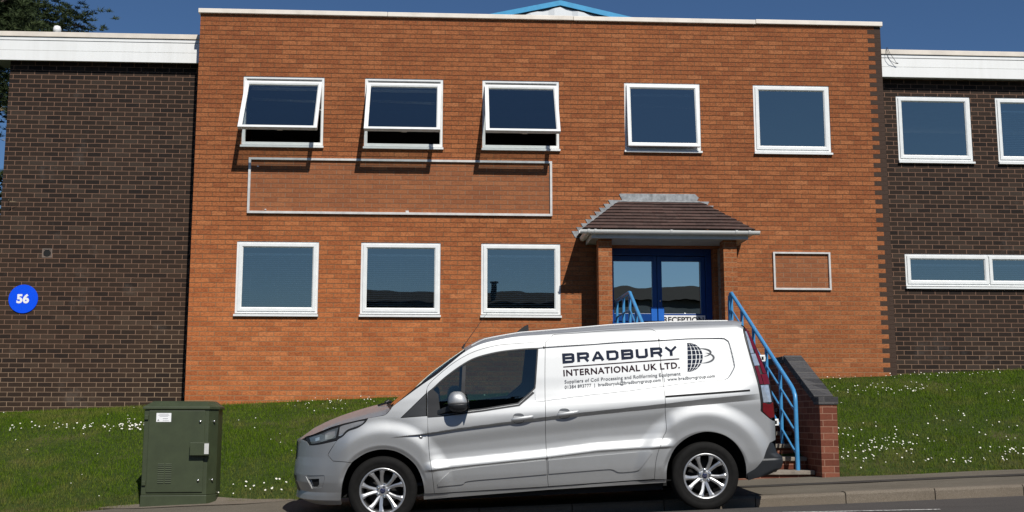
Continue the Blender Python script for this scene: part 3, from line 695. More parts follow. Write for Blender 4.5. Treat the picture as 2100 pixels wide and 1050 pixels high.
def handrail(x, label, back):
    h = thing('handrail', label, 'handrail')
    y0_, y1_ = 13.2, 16.02; zb0, zt_ = .262, 1.19
    def slope_z(y): return zt_+(y-y0_)*1.49/2.83
    m = MB()
    pts = [(x, y0_-.03, zb0), (x, y0_-.03, zt_-.14), (x, y0_-.02, zt_-.06), (x, y0_+.04, zt_+.01), (x, y0_+.12, slope_z(y0_+.12)), (x, y1_-.08, slope_z(y1_-.08)), (x, y1_-.03, slope_z(y1_)-.01)]
    if back: pts += [(x, y1_+.04, slope_z(y1_)), (x, 17.35, slope_z(y1_))]
    else: pts += [(x, y1_+.04, slope_z(y1_)-.01), (x, y1_+.10, slope_z(y1_)-.05), (x, y1_+.12, slope_z(y1_)-.14), (x, y1_+.12, 1.73)]
    m.tube(pts, .026, 12); m.build('top_rail', M['railpaint'], h)
    ys_ = [13.75, 14.32, 14.9, 15.47, 16.02]
    if back: ys_ += [16.6, 17.25]
    for y in ys_:
        zf = max(.262, zt0+math.floor((y-y0)/going)*rise) if y < y0+10*going else 1.73
        ztop = slope_z(min(y, y1_))-.02; m = MB(); m.tube([(x, y, zf), (x, y, ztop)], .023, 8); m.build('post', M['railpaint'], h)
    for dz in (-.25, -.50, -.75):
        m = MB(); p = [(x, y0_-.03, zt_+.02+dz+.0), (x, y1_, slope_z(y1_)+dz)]
        p = [(x, y0_-.02, slope_z(y0_)+dz), (x, y1_, slope_z(y1_)+dz)]
        if back: p.append((x, 17.30, slope_z(y1_)+dz))
        else: p += [(x, y1_+.12, slope_z(y1_)+dz+.0)]
        m.tube(p, .0135, 8); m.build('bar', M['railpaint'], h)
    return h
handrail(4.12, 'sky blue tubular handrail on the right side of the steps, beside the dark brick coping', False)
handrail(2.63, 'sky blue tubular handrail on the left side of the steps, mostly behind the van roof', True)

# ------------------------------------------------------------------ cabinet
K = thing('utility_cabinet', 'dark green metal utility cabinet with warning notice at the edge of the pavement', 'cabinet', (-2.93, 12.76, 0))
M['green'] = plain('dark_green_cabinet_paint', (.040,.052,.024), .5, var=.18, scale=5, bump=.08, bscale=25)
cz = zpav(-2.93)-.02
def kp(px): return px
rotz = R(-1)
K.rotation_euler = (0, 0, R(2))
m = MB(); ch = .11
plan = [(-.41, 0), (.29, 0), (.375, .13), (.375, .42), (-.41, .42)]
m.prism([(x, y, cz+.13) for x, y in plan], (0, 0, .93)); m.build('body', M['green'], K, bevel=.006, normals=True)
m = MB(); m.prism([(x*1.012, y*1.0-.004, cz-.03) for x, y in plan], (0, 0, .158)); m.build('plinth', M['green'], K, bevel=.006, normals=True)
m = MB()
base = [(-.425, -.018), (.297, -.018), (.392, .125), (.392, .44), (-.425, .44)]; top = [(-.33, .08), (.25, .08), (.31, .16), (.31, .37), (-.33, .37)]
lo = [(x, y, cz+1.062) for x, y in base]; mid = [(x, y, cz+1.09) for x, y in base]; hi = [(x, y, cz+1.155) for x, y in top]
vs = lo+mid+hi; fs = [tuple(range(5))[::-1], tuple(range(10, 15))]+[(i, (i+1)%5, 5+(i+1)%5, 5+i) for i in range(5)]+[(5+i, 5+(i+1)%5, 10+(i+1)%5, 10+i) for i in range(5)]
m.add(vs, fs); m.build('lid', M['green'], K, bevel=.005, normals=True)
m = MB(); m.box(-.355, .250, -.014, -.002, cz+.16, cz+1.05)
dr = m.build('door', M['green'], K, bevel=.005)
m = MB()
for k in range(11):
    for xx in (-.235, -.155):
        z = cz+.26+k*.020; m.prism([(xx, -.014, z), (xx, -.022, z+.001), (xx, -.014, z+.011)], (.068, 0, 0))
m.build('louvre', M['green'], dr, normals=True)
m = MB(); m.box(-.275, -.115, -.0165, -.0145, cz+.925, cz+1.022); nt = m.build('notice', M['white'], dr)
gm = plain('grey_print', (.30,.31,.32), .6)
m = MB()
for k, (a, b) in enumerate(((.03,.13), (.02,.14), (.035,.125))): m.box(-.275+a, -.275+b, -.0175, -.0168, cz+1.008-k*.012, cz+1.012-k*.012)
m.box(-.205, -.15, -.0175, -.0168, cz+.957, cz+.963); m.box(-.205, -.14, -.0175, -.0168, cz+.936, cz+.940)
m.prism([(-.265, -.0175, cz+.934), (-.24, -.0175, cz+.934), (-.2525, -.0175, cz+.958)], (0, .0006, 0)); m.build('notice_print', gm, dr)
for (x, z) in ((.205, cz+.93), (.205, cz+.29)):
    m = MB(); m.lathe([(0, -.022), (.010, -.020), (.013, -.012), (.013, 0)], (x, -.014, z), 'y', 14); m.build('lock', M['steel'], dr)
for (z,) in ((cz+.93,), (cz+.29,)):
    m = MB(); m.lathe([(0, -.022), (.010, -.020), (.013, -.012), (.013, 0)], (0, 0, 0), 'y', 14); o = m.build('lock', M['steel'], K); o.location = (.335, .062, z); o.rotation_euler = (0, 0, R(56))
for z in (cz+.95, cz+.235):
    m = MB(); m.box(-.40, -.362, -.022, -.003, z, z+.05); m.build('hinge', M['green'], K, bevel=.003)
m = MB(); m.box(.11, .315, -.075, -.016, cz+.56, cz+.70); hb = m.build('lock_box', M['green'], K, bevel=.004)
m = MB(); m.box(.268, .316, -.081, -.0765, cz+.575, cz+.69); m.build('label_plate', plain('pale_plate', (.55,.55,.53), .5), hb)
K['label'] = 'dark green metal utility cabinet with warning notice at the edge of the pavement'
# concrete apron the cabinet stands on
m = MB(); pts = []
for k in range(26):
    a = 2*math.pi*k/26; rx = 1.05+.08*math.sin(3*a); x = -2.75+rx*math.cos(a); y = 12.80+.22*math.sin(a)*(1+.2*math.sin(5*a)); pts.append((x, y, max(zpav(x, y), zbank(x, y))+.004))
m.add([(-2.75, 12.80, zpav(-2.75)+.006)]+pts, [(0, 1+k, 1+(k+1) % 26) for k in range(26)], 0, True); struct(m.build('cabinet_apron', M['kerb']))

# ------------------------------------------------------------------ trees
def tree(label, x, y, zb, h, crown, nclump, seed, dense=True, spread=None, leafm=None, trunk_r=.22):
    T = thing('pine_tree' if dense else 'bare_shrub', label, 'tree' if dense else 'shrub', (x, y, zb)); rg = random.Random(seed)
    m = MB(); m.tube([(0,0,-.3), (.05,.02,h*.3), (-.06,.03,h*.65), (.02,0,h*.97)], trunk_r, 10, r2=trunk_r*.25)
    tips = []
    for k in range(int(54 if dense else 26)):
        z = h*rg.uniform(.15, .93); a = rg.uniform(0, 6.28); L = crown*(1.0-.45*(z/h))*rg.uniform(.6, 1.05)
        p0 = Vector((0,0,z)); d = Vector((math.cos(a), math.sin(a), rg.uniform(.0, .35))); p1 = p0+d*L*.5+Vector((0,0,.1)); p2 = p0+d*L+Vector((rg.uniform(-.3,.3), rg.uniform(-.3,.3), rg.uniform(.1,.6)))
        m.tube([p0, p1, p2], trunk_r*.28, 6, r2=.015); tips += [p0.lerp(p1, .7), p1, p1.lerp(p2, .5), p2]
        for q in range(3):
            e = p1.lerp(p2, rg.random())+Vector((rg.uniform(-.5,.5), rg.uniform(-.5,.5), rg.uniform(-.1,.5))); m.tube([p1.lerp(p2, rg.random()*.7), e], .02, 5, r2=.006); tips.append(e)
    m.build('trunk', plain('pine_bark', (.075,.055,.042), .9, var=.3, bump=.6, bscale=20), T)
    n = nclump; V = []; F = []
    cen = []
    for k in range(n):
        t_ = rg.choice(tips)
        for _ in range(4):
            if h < 12 or t_.z > 7.2: break
            t_ = rg.choice(tips)
        c = t_+Vector((rg.gauss(0, .30), rg.gauss(0, .30), rg.gauss(0, .24))); cen.append(c)
    if dense:      # close inner foliage on the side nearest the road
        for k in range(int(n*.3)):
            v_ = Vector((rg.gauss(0, 1), rg.gauss(0, 1), rg.gauss(0, 1))).normalized()*rg.random()**.4
            cen.append(Vector((crown*.16+v_.x*crown*.34, -.4+v_.y*1.3, h*.66+v_.z*h*.17)) if h > 12 else Vector((v_.x*crown*.5, v_.y*1.2, h*.5+v_.z*h*.42)))
    V = np.empty((0, 3)); 
    allv = []
    for c in cen:
        nb = 34 if dense else 9; r = rg.uniform(.07, .13) if dense else .11
        d = RNG.normal(size=(nb, 3)); d[:, 2] = np.abs(d[:, 2])*.9-.1; d /= np.linalg.norm(d, axis=1)[:, None]
        s = RNG.normal(size=(nb, 3)); s = np.cross(d, s); s /= np.linalg.norm(s, axis=1)[:, None]; wd = (.010 if dense else .006)
        root = np.array(c)+d*r*RNG.uniform(.0, .6, (nb, 1)); L = r*RNG.uniform(.5, 1.0, (nb, 1))
        tri = np.stack([root-s*wd, root+s*wd, root+d*L], 1); allv.append(tri.reshape(-1, 3))
    v = np.concatenate(allv); me = bpy.data.meshes.new('crown'); nn = len(v)
    me.vertices.add(nn); me.vertices.foreach_set('co', v.reshape(-1)); me.loops.add(nn); me.loops.foreach_set('vertex_index', np.arange(nn)); me.polygons.add(nn//3); me.polygons.foreach_set('loop_start', np.arange(0, nn, 3)); me.update(calc_edges=True)
    me.materials.append(leafm); o = bpy.data.objects.new('crown', me); link(o, T); return T
def leaf(name, a, b):
    t = NT(name); c = t.ramp(t.noise(t.pos(), 2.4, 5, .7), [(.35, a), (.7, b)]); t.set(col=c, rough=.7, spec=.2); return t.mat
M['pine'] = leaf('pine_needles', (.018,.032,.010), (.060,.080,.028))
tree('dark green pine tree rising behind the left dark wing', -11.2, 22.5, 0, 14.0, 5.6, 15000, 3, leafm=M['pine'])
tree('dense dark pine tree beyond the left end of the dark wing', -9.8, 20.0, -.3, 8.6, 3.1, 9000, 8, leafm=M['pine'])
tree('thin pale twigged shrub overlapping the left end of the white fascia', -8.15, 17.3, .6, 6.9, .55, 150, 12, dense=False, leafm=leaf('pale_leaf', (.16,.12,.07), (.30,.25,.16)), trunk_r=.05)

# ------------------------------------------------------------------ van (own frame: x forward, y to its left side, z up; metres)
VD = dict(
  door=[(2.587,0.263),(2.603,0.465),(2.621,0.613),(2.628,0.814),(2.63,0.979),(2.627,1.134),(2.627,1.239),(2.616,1.27),(2.581,1.312),(2.482,1.395),(2.381,1.469),(2.281,1.528),(2.181,1.573),(2.081,1.604),(1.932,1.633),(1.783,1.641),(1.634,1.645),(1.47,1.649),(1.474,1.601),(1.495,1.308),(1.51,1.005),(1.515,0.775),(1.514,0.563),(1.514,0.397),(1.508,0.278)],
  win=[(2.618,1.218),(2.563,1.259),(2.484,1.328),(2.384,1.401),(2.283,1.465),(2.184,1.515),(2.084,1.545),(1.935,1.573),(1.786,1.587),(1.637,1.594),(1.541,1.593),(1.573,1.349),(1.589,1.234),(1.611,1.191),(1.765,1.068),(1.911,1.052),(2.106,1.03),(2.233,1.021),(2.456,1.001),(2.627,0.994)],
  tri=[(2.88,0.985),(2.634,1.205),(2.638,0.993)],
  div=[(2.281,1.441),(2.247,1.454),(2.283,1.014),(2.318,1.016)],
  slide=[(1.471,1.644),(1.416,1.687),(1.368,1.715),(1.153,1.721),(0.852,1.732),(0.549,1.735),(0.429,1.731),(0.387,1.707),(0.367,1.666),(0.362,1.616),(0.362,1.468),(0.359,1.174),(0.358,0.956),(0.36,0.77),(0.391,0.703),(0.434,0.607),(0.468,0.512),(0.486,0.406),(0.492,0.303),(1.508,0.287)],
  press=[(1.561,1.593),(1.472,1.597),(1.163,1.605),(0.763,1.617),(0.366,1.621),(0.08,1.628),(-0.209,1.621),(-0.285,1.615),(-0.321,1.588),(-0.336,1.517),(-0.354,1.365),(-0.348,1.323),(-0.302,1.254),(-0.26,1.219),(-0.202,1.209),(0.028,1.202),(0.363,1.174),(0.703,1.144),(1,1.125),(1.297,1.102),(1.591,1.075),(1.765,1.068)],
  crU=[(2.986,0.807),(2.628,0.832),(2.341,0.866),(1.859,0.907),(1.514,0.936),(1.168,0.963),(0.361,1.014),(-0.053,1.046),(-0.474,1.066),(-0.772,1.081)],
  crL=[(2.986,0.798),(2.628,0.819),(2.342,0.845),(1.86,0.882),(1.515,0.904),(1.169,0.927),(0.364,0.971),(-0.049,0.986),(-0.469,1.01),(-0.767,1.026)],
  scal=[(2.722,0.48),(2.547,0.495),(1.519,0.554),(1.025,0.595),(0.504,0.606),(0.299,0.611)],
  trim1=[(2.553,0.33),(2.552,0.348),(2.542,0.371),(2.447,0.458),(2.401,0.479),(2.077,0.506),(1.525,0.536),(1.518,0.397),(1.896,0.382),(2.257,0.367),(2.332,0.338)],
  trim2=[(1.501,0.535),(0.928,0.562),(0.524,0.579),(0.51,0.563),(0.588,0.459),(0.639,0.399),(0.689,0.387),(0.826,0.384),(0.894,0.413),(0.983,0.417),(1.501,0.399)],
  archF=[(3.469,0.193),(3.465,0.271),(3.444,0.401),(3.397,0.519),(3.318,0.612),(3.208,0.672),(3.076,0.697),(2.947,0.677),(2.84,0.618),(2.755,0.533),(2.704,0.422),(2.686,0.333),(2.683,0.267)],
  archR=[(0.374,0.298),(0.372,0.389),(0.343,0.48),(0.287,0.579),(0.201,0.656),(0.095,0.708),(-0.02,0.73),(-0.133,0.713),(-0.225,0.673),(-0.305,0.604),(-0.364,0.509),(-0.392,0.416),(-0.4,0.333),(-0.405,0.266)],
  fog=[(3.814,0.467),(3.62,0.475),(3.616,0.431),(3.646,0.356),(3.749,0.34)],
  fogi=[(3.784,0.433),(3.671,0.441),(3.673,0.387),(3.697,0.356),(3.756,0.354)],
  lamp=[(3.804,0.818),(3.679,0.861),(3.569,0.905),(3.416,0.953),(3.285,0.975),(3.187,0.992),(3.221,0.95),(3.287,0.909),(3.375,0.881),(3.43,0.834),(3.486,0.798),(3.682,0.758),(3.768,0.751),(3.794,0.785)],
  tail=[(-0.476,1.659),(-0.517,1.705),(-0.539,1.657),(-0.551,1.575),(-0.582,1.431),(-0.632,1.288),(-0.654,1.147),(-0.653,0.979),(-0.667,0.867),(-0.664,0.818),(-0.568,0.908),(-0.572,0.983),(-0.559,1.151),(-0.536,1.292),(-0.507,1.453)],
  rbump=[(-0.682,0.61),(-0.698,0.582),(-0.723,0.501),(-0.784,0.457),(-0.785,0.397),(-0.766,0.347),(-0.642,0.292),(-0.416,0.258),(-0.403,0.312),(-0.49,0.359),(-0.557,0.436),(-0.603,0.526),(-0.645,0.596)],
  S=[(3.814,0.829),(3.736,0.849),(3.644,0.885),(3.53,0.926),(3.415,0.955),(3.287,0.979),(3.186,0.996),(3.094,1.008),(3.025,1.021),(2.979,1.062),(2.945,1.103),(2.807,1.197),(2.679,1.283),(2.53,1.378),(2.39,1.484),(2.249,1.586),(2.105,1.649),(1.943,1.683),(1.743,1.711),(1.495,1.722),(1.17,1.736),(0.833,1.752),(0.452,1.762),(-0.021,1.76),(-0.374,1.75),(-0.478,1.731)],
  T=[(3.929,0.78),(3.884,0.812),(3.795,0.871),(3.678,0.924),(3.551,0.97),(3.428,1.006),(3.315,1.035),(3.208,1.06),(3.119,1.075),(3.046,1.087),(3.007,1.087),(2.866,1.202),(2.735,1.304),(2.59,1.406),(2.418,1.517),(2.257,1.614),(2.065,1.711),(1.895,1.736),(1.69,1.761),(1.445,1.771),(1.104,1.787),(0.752,1.805),(0.353,1.81),(-0.144,1.808),(-0.516,1.798),(-0.612,1.779)],
)
VO = Vector((2.4848, 11.7015, .0602)); vf = Vector((-.9991, 0, -.04246)); vl = Vector((.00252, -.99824, -.05926)); vu = Vector((-.04239, -.05931, .99734))
V = thing('parked_van', 'silver panel van parked half on the kerb with dark lettering on its side', 'van')
V.matrix_world = Matrix(((vf.x, vl.x, vu.x, VO.x), (vf.y, vl.y, vu.y, VO.y), (vf.z, vl.z, vu.z, VO.z), (0, 0, 0, 1)))
def itp(tab, rev=False):
    a = sorted(tab); X = np.array([p[0] for p in a]); Y = np.array([p[1] for p in a]); return lambda q: np.interp(q, X, Y)
zt = [0,.18,.30,.42,.55,.70,.85,.98,1.05,1.15,1.3,1.5,1.62,1.68,1.72,1.76,1.80,1.9]
wt = [.80,.838,.868,.884,.893,.899,.904,.910,.905,.892,.864,.820,.791,.772,.748,.700,.62,.50]
# smooth the width table
_zz = np.linspace(0, 1.9, 381); _ww = np.interp(_zz, zt, wt); _k = np.hanning(17); _k /= _k.sum(); _ww = np.convolve(np.pad(_ww, 8, mode='edge'), _k, 'valid')
def w0(z): return np.interp(z, _zz, _ww)
XF = itp([(.0,3.80),(.18,3.86),(.235,3.975),(.28,3.965),(.31,3.955),(.40,3.985),(.47,3.987),(.56,3.975),(.634,3.962),(.786,3.948),(.86,3.93),(2,3.93)])
XR = itp([(0,-.70),(.60,-.73),(.86,-.735),(1.0,-.727),(1.21,-.705),(1.35,-.665),(1.48,-.625),(1.61,-.585),(1.70,-.548),(1.75,-.50),(1.80,-.45)])
crU, crL, SC = itp(VD['crU']), itp(VD['crL']), itp(VD['scal'])
def sm(t): t = np.clip(t, 0, 1); return t*t*(3-2*t)
def seg_dist(px, pz, poly):
    d = np.full(px.shape, 9.); ins = np.zeros(px.shape, bool); n = len(poly)
    for i in range(n):
        ax, az = poly[i]; bx, bz = poly[(i+1) % n]; ex, ez = bx-ax, bz-az; L = ex*ex+ez*ez
        t = np.clip(((px-ax)*ex+(pz-az)*ez)/L, 0, 1); d = np.minimum(d, np.hypot(px-ax-t*ex, pz-az-t*ez))
        c = ((az > pz) != (bz > pz)); 
        with np.errstate(divide='ignore', invalid='ignore'): xi = ax+(pz-az)*ex/(ez if ez != 0 else 1e-9)
        ins ^= c & (px < xi)
    return np.where(ins, d, -d)
def spline(poly, step=.02, closed=True, corner=32):
    """round a traced loop: Catmull-Rom between corners"""
    P = [Vector(p) for p in poly]; n = len(P); out = []
    def isc(i):
        if not closed and i in (0, n-1): return True
        a = (P[i]-P[i-1]); b = (P[(i+1) % n]-P[i]); return a.length < 1e-6 or b.length < 1e-6 or abs(a.angle_signed(b)) > R(corner)
    C_ = [isc(i) for i in range(n)]
    for i in range(n if closed else n-1):
        p1, p2 = P[i], P[(i+1) % n]; p0 = P[i-1] if not C_[i] else p1*2-p2; p3 = P[(i+2) % n] if not C_[(i+1) % n] else p2*2-p1
        k = max(1, int((p2-p1).length/step))
        for j in range(k):
            t = j/k; q = .5*((2*p1)+(p2-p0)*t+(2*p0-5*p1+4*p2-p3)*t*t+(3*p1-p0-3*p2+p3)*t**3); out.append((q.x, q.y))
    if not closed: out.append(tuple(P[-1]))
    return out
PRESS = spline(VD['press'], .014)
def W(x, z, press=True):
    x = np.asarray(x, float); z = np.asarray(z, float); b = w0(z)
    d = np.clip(XF(z)-x, 0, .75); b = b*(1-(1-d/.75)**2.6)**(1/2.6)
    r = np.clip(XR(z)+.10-x, 0, .0999); b = b-.10*(1-np.sqrt(1-(r/.10)**2))
    # waist crease
    u, l = crU(x), crL(x); fade = sm((3.0-x)/.35)*sm((x+.62)/.3)
    b = b+fade*.032*np.where(z > u, np.exp(-((z-u)/.15)**2), np.clip((z-l)/np.maximum(u-l, .004), 0, 1))
    # hollow flank with a shelf at its foot
    s = SC(x); fx = sm((2.70-x)/.10)*sm((x-.26)/.12)
    b = b+fx*np.where(z > s, .030*(1-sm((z-s)/.085)), .014+.016*np.clip((z-(s-.020))/.020, 0, 1))
    b = b-fx*.010*sm((z-s-.04)/.10)*sm((l-.03-z)/.12)
    # wheel-arch flares
    for cx, cz, flat, far, h in ((3.073, .308, .53, .68, .030), (-.004, .308, .565, .72, .034)):
        rr_ = np.hypot(x-cx, z-cz); f = np.where(rr_ > flat, h*(1-sm((rr_-flat)/(far-flat))), h-.016*sm((.435-rr_)/.05)*sm((z-.34)/.12)+.004*sm((flat-rr_)/.1)*-1)
        up_ = sm((z-.18)/.25)
        b = b+f*np.where(fx > 0, 1, 1)*up_*sm((3.62-x)/.25)*(1-.0*fx)
    # pressed-in blank window panel
    if press:
        q = seg_dist(x, z, PRESS); b = b-.013*np.clip(q/.007, 0, 1)*(x < 1.60)
    return b
def inset(poly, d):
    """shrink a dense loop by d"""
    n = len(poly); P = np.array(poly); A_ = 0.5*sum(P[i][0]*P[(i+1) % n][1]-P[(i+1) % n][0]*P[i][1] for i in range(n)); sg = 1 if A_ > 0 else -1
    out = []
    for i in range(n):
        a = P[i]-P[i-1]; b = P[(i+1) % n]-P[i]; a = a/(np.linalg.norm(a)+1e-12); b = b/(np.linalg.norm(b)+1e-12)
        na = np.array([-a[1], a[0]])*sg; nb = np.array([-b[1], b[0]])*sg; m_ = na+nb; L = np.linalg.norm(m_)
        m_ = na if L < 1e-6 else m_/L; c = max(.35, m_@na); out.append(tuple(P[i]+m_*d/c))
    return out
def panel(name, poly, mat, parent, side=1, off=0.0, gap=.0022, grid=.016, lines=(), holes=(), depth=.014, wf=W, dense=True, label=None, thick=True):
    """curved sheet-metal panel: side-view outline filled, pushed out to the body surface"""
    P = poly if not dense else spline(poly, .011)
    if gap: P = inset(P, gap)
    P = [p for i, p in enumerate(P) if (Vector(p)-Vector(P[i-1])).length > .0015]
    xs = [p[0] for p in P]; zs = [p[1] for p in P]
    gx = np.arange(min(xs), max(xs)+grid, grid); gz = np.arange(min(zs), max(zs)+grid, grid); GX, GZ = np.meshgrid(gx, gz); GX[::2] += grid*.5
    GX, GZ = GX.ravel(), GZ.ravel(); q = seg_dist(GX, GZ, P); k = q > grid*.45
    for h in holes: k &= seg_dist(GX, GZ, h) < -grid*.4
    pts = [Vector(p) for p in P]+[Vector(p) for p in zip(GX[k], GZ[k])]
    edges = [(i, (i+1) % len(P)) for i in range(len(P))]
    for h in holes:
        b = len(pts); pts += [Vector(p) for p in h]; edges += [(b+i, b+(i+1) % len(h)) for i in range(len(h))]
    for ln in lines:
        a = np.array(ln); sd = seg_dist(a[:,0], a[:,1], P); prev = None
        for i in range(len(ln)):
            if sd[i] > .003:
                pts.append(Vector(ln[i])); 
                if prev is not None: edges.append((prev, len(pts)-1))
                prev = len(pts)-1
            else: prev = None
    r = geometry.delaunay_2d_cdt(pts, edges, [list(range(len(P)))], 1, 1e-5)
    v2, fs = np.array([tuple(p) for p in r[0]]), r[2]
    if holes:
        c = np.array([v2[list(f)].mean(0) for f in fs]); ok = np.ones(len(fs), bool)
        for h in holes: ok &= seg_dist(c[:,0], c[:,1], h) < 0
        fs = [f for f, o in zip(fs, ok) if o]
    x, z = v2[:,0], v2[:,1]; y = wf(x, z)+off; e = .001
    nx = -(wf(x+e, z)-wf(x-e, z))/(2*e); nz = -(wf(x, z+e)-wf(x, z-e))/(2*e)
    N = np.stack([nx, np.ones_like(nx), nz], 1); N /= np.linalg.norm(N, axis=1)[:,None]
    vs = np.stack([x, y, z], 1); n0 = len(vs); faces = [tuple(f) for f in fs]
    # orient: outward = +y  (CDT faces are CCW in x,z -> normal -y)
    faces = [f[::-1] for f in faces]
    nrm = [list(N)]; 
    if thick:     # returned edge
        cnt = {}
        for f in faces:
            for i in range(len(f)): cnt[(f[i], f[(i+1) % len(f)])] = 1
        bd = [e_ for e_ in cnt if (e_[1], e_[0]) not in cnt]; mp = {}; ex = []
        for a, b in bd:
            for q_ in (a, b):
                if q_ not in mp: mp[q_] = n0+len(ex); ex.append(vs[q_]-N[q_]*depth)
        vs = np.concatenate([vs, np.array(ex)]) if ex else vs
        faces += [(b, a, mp[a], mp[b]) for a, b in bd]; 
    if side < 0: vs = vs*np.array([1, -1, 1]); faces = [f[::-1] for f in faces]; N = N*np.array([1, -1, 1])
    me = bpy.data.meshes.new(name); me.from_pydata([tuple(v) for v in vs], [], faces); me.materials.append(mat)
    nf = len(fs); sm_ = np.zeros(len(faces), bool); sm_[:nf] = True; me.polygons.foreach_set('use_smooth', sm_); me.update()
    # corner normals taken just inside each face, so creases stay crisp
    F3 = np.array([list(f) for f in faces[:nf]]); CX = v2[F3].mean(1, keepdims=True); Q = v2[F3]+.22*(CX-v2[F3]); qx, qz = Q[...,0].ravel(), Q[...,1].ravel()
    qn = np.stack([-(wf(qx+e, qz)-wf(qx-e, qz))/(2*e), np.ones_like(qx), -(wf(qx, qz+e)-wf(qx, qz-e))/(2*e)], 1); qn /= np.linalg.norm(qn, axis=1)[:,None]
    if side < 0: qn = qn*np.array([1, -1, 1])
    qn = qn.reshape(nf, 3, 3); nl = []
    for pi, p in enumerate(me.polygons):
        if pi < nf:
            pos_ = {int(vi): k for k, vi in enumerate(F3[pi])}
            for li in p.loop_indices: nl.append(tuple(qn[pi][pos_[me.loops[li].vertex_index]]))
        else: nl += [tuple(p.normal)]*len(p.loop_indices)
    me.normals_split_custom_set(nl)
    o = bpy.data.objects.new(name, me); link(o, parent)
    if label: o['label'] = label
    return o
def paint():
    t = NT('silver_metallic_paint'); p = t.pos()
    fl = t.noise(p, 900, 2); c = t.mix(fl, (.45,.46,.462,1), (.57,.575,.575,1))
    dirt = t.math('MULTIPLY', t.ramp(t.noise(t.pos(1,1,.7), 5, 6, .7), [(.45, 0.), (.75, 1.)]), .10)
    sp = t.n('ShaderNodeSeparateXYZ'); t.l(p, sp.inputs[0]); low = t.math('SUBTRACT', 1, t.math('DIVIDE', sp.outputs[2], .55), clamp=True)
    c = t.mix(t.math('ADD', dirt, t.math('MULTIPLY', low, .35)), c, (.33,.31,.28,1))
    t.set(col=c, metal=.86, rough=.565, coat=.35, coatr=.05); return t.mat
M['paint'] = paint()
M['vblack'] = plain('black_van_trim', (.012,.012,.013), .45, var=.1)
M['vblack2'] = plain('grained_black_plastic', (.017,.019,.022), .5, var=.15, bump=.2, bscale=200)
M['dark_in'] = plain('dark_cab_trim', (.020,.022,.024), .8, var=.1)
M['tyre'] = plain('tyre_rubber', (.008,.0075,.007), .8, var=.3, scale=20, spec=.2)
M['alloy'] = plain('silver_alloy', (.56,.56,.56), .38, metal=.85, var=.08, scale=20, coat=.2)
M['chrome'] = plain('chrome', (.8,.8,.8), .1, metal=1, var=0)
PD = VD['door']; PS = VD['slide'][:-1]+[(1.508, .279)]+PD[23:17:-1]
archF, archR = spline(VD['archF'], .02, False), spline(VD['archR'], .02, False)
# feature lines that the mesh must follow
def xl(f, a, b, dz=0): return [(x, float(f(x))+dz) for x in np.arange(a, b, .02)]
def arc(cx, cz, r): return [(cx+r*math.cos(t), cz+r*math.sin(t)) for t in np.linspace(-.1, math.pi+.1, int(r*170))]
LN = [xl(crU, -.6, 2.95), xl(crL, -.6, 2.95), xl(SC, .28, 2.7), xl(SC, .28, 2.7, -.020), xl(SC, .28, 2.7, .02)]
LN += [arc(3.073, .308, r) for r in (.385, .41, .435, .53)]+[arc(-.004, .308, r) for r in (.42, .435, .565)]
LN += [PRESS+[PRESS[0]], inset(PRESS, .007)+[inset(PRESS, .007)[0]]]
Sp = VD['S']; S_hi = [p for p in Sp if p[0] < 3.19]      # from bonnet rear to the tail
# body side: wing, pillar, roof side and rear quarter in one sheet
door_top = PD[6:18]                  # front-bottom of window line up to rear top
rear_edge = [(float(XR(z))+.014, z) for z in (.80,.74,.68,.62)]
body_poly = S_hi+[(-.497, 1.715)]+[(-.478, 1.660), (-.509, 1.453), (-.538, 1.292), (-.561, 1.151), (-.574, .983), (-.570, .905), (-.668, .818)]+rear_edge+[(-.645,.596),(-.603,.526),(-.557,.436),(-.49,.359),(-.403,.312)]
body_poly += [p for p in VD['archR'][::-1]][:-1]+[(.374, .296), (.492, .300)]
body_poly += [VD['slide'][i] for i in range(18, -1, -1)]         # up the rear edge of the sliding door and along its top
body_poly += PD[6:17][::-1]+[(2.634, 1.205), (2.88, .985), (2.634, .993), (2.628, .979)]+PD[0:4][::-1]+[(2.684, .263)]
body_poly += [p for p in VD['archF'][::-1] if p[0] < 3.36]+[(3.352, .585), (3.407, .597), (3.53, .608), (3.575, .659), (3.573, .673), (3.542, .72), (3.484, .800), (3.43, .834), (3.375, .881), (3.287, .909), (3.221, .95)]
bump_poly = [(3.862, .80), (3.794, .785), (3.768, .751), (3.682, .758), (3.486, .796), (3.543, .72), (3.574, .673), (3.577, .657), (3.53, .606), (3.407, .595), (3.352, .583)]
bump_poly += [(3.397,.519),(3.444,.401),(3.465,.271),(3.469,.188),(3.62,.182),(3.80,.190)]+[(float(XF(z))-.05, z) for z in (.235,.28,.31,.40,.47,.56,.634,.72)]
win_lo = [p for p in VD['win']]
win_poly = spline(win_lo, .02)
shell_poly = [(3.86,.80)]+Sp[2:]+[(-.66, 1.2), (-.69, .8), (-.66, .45), (-.45, .33)]+VD['archR'][::-1]+[(.5, .27), (2.6, .24)]+VD['archF'][::-1]+[(3.7,.25)]
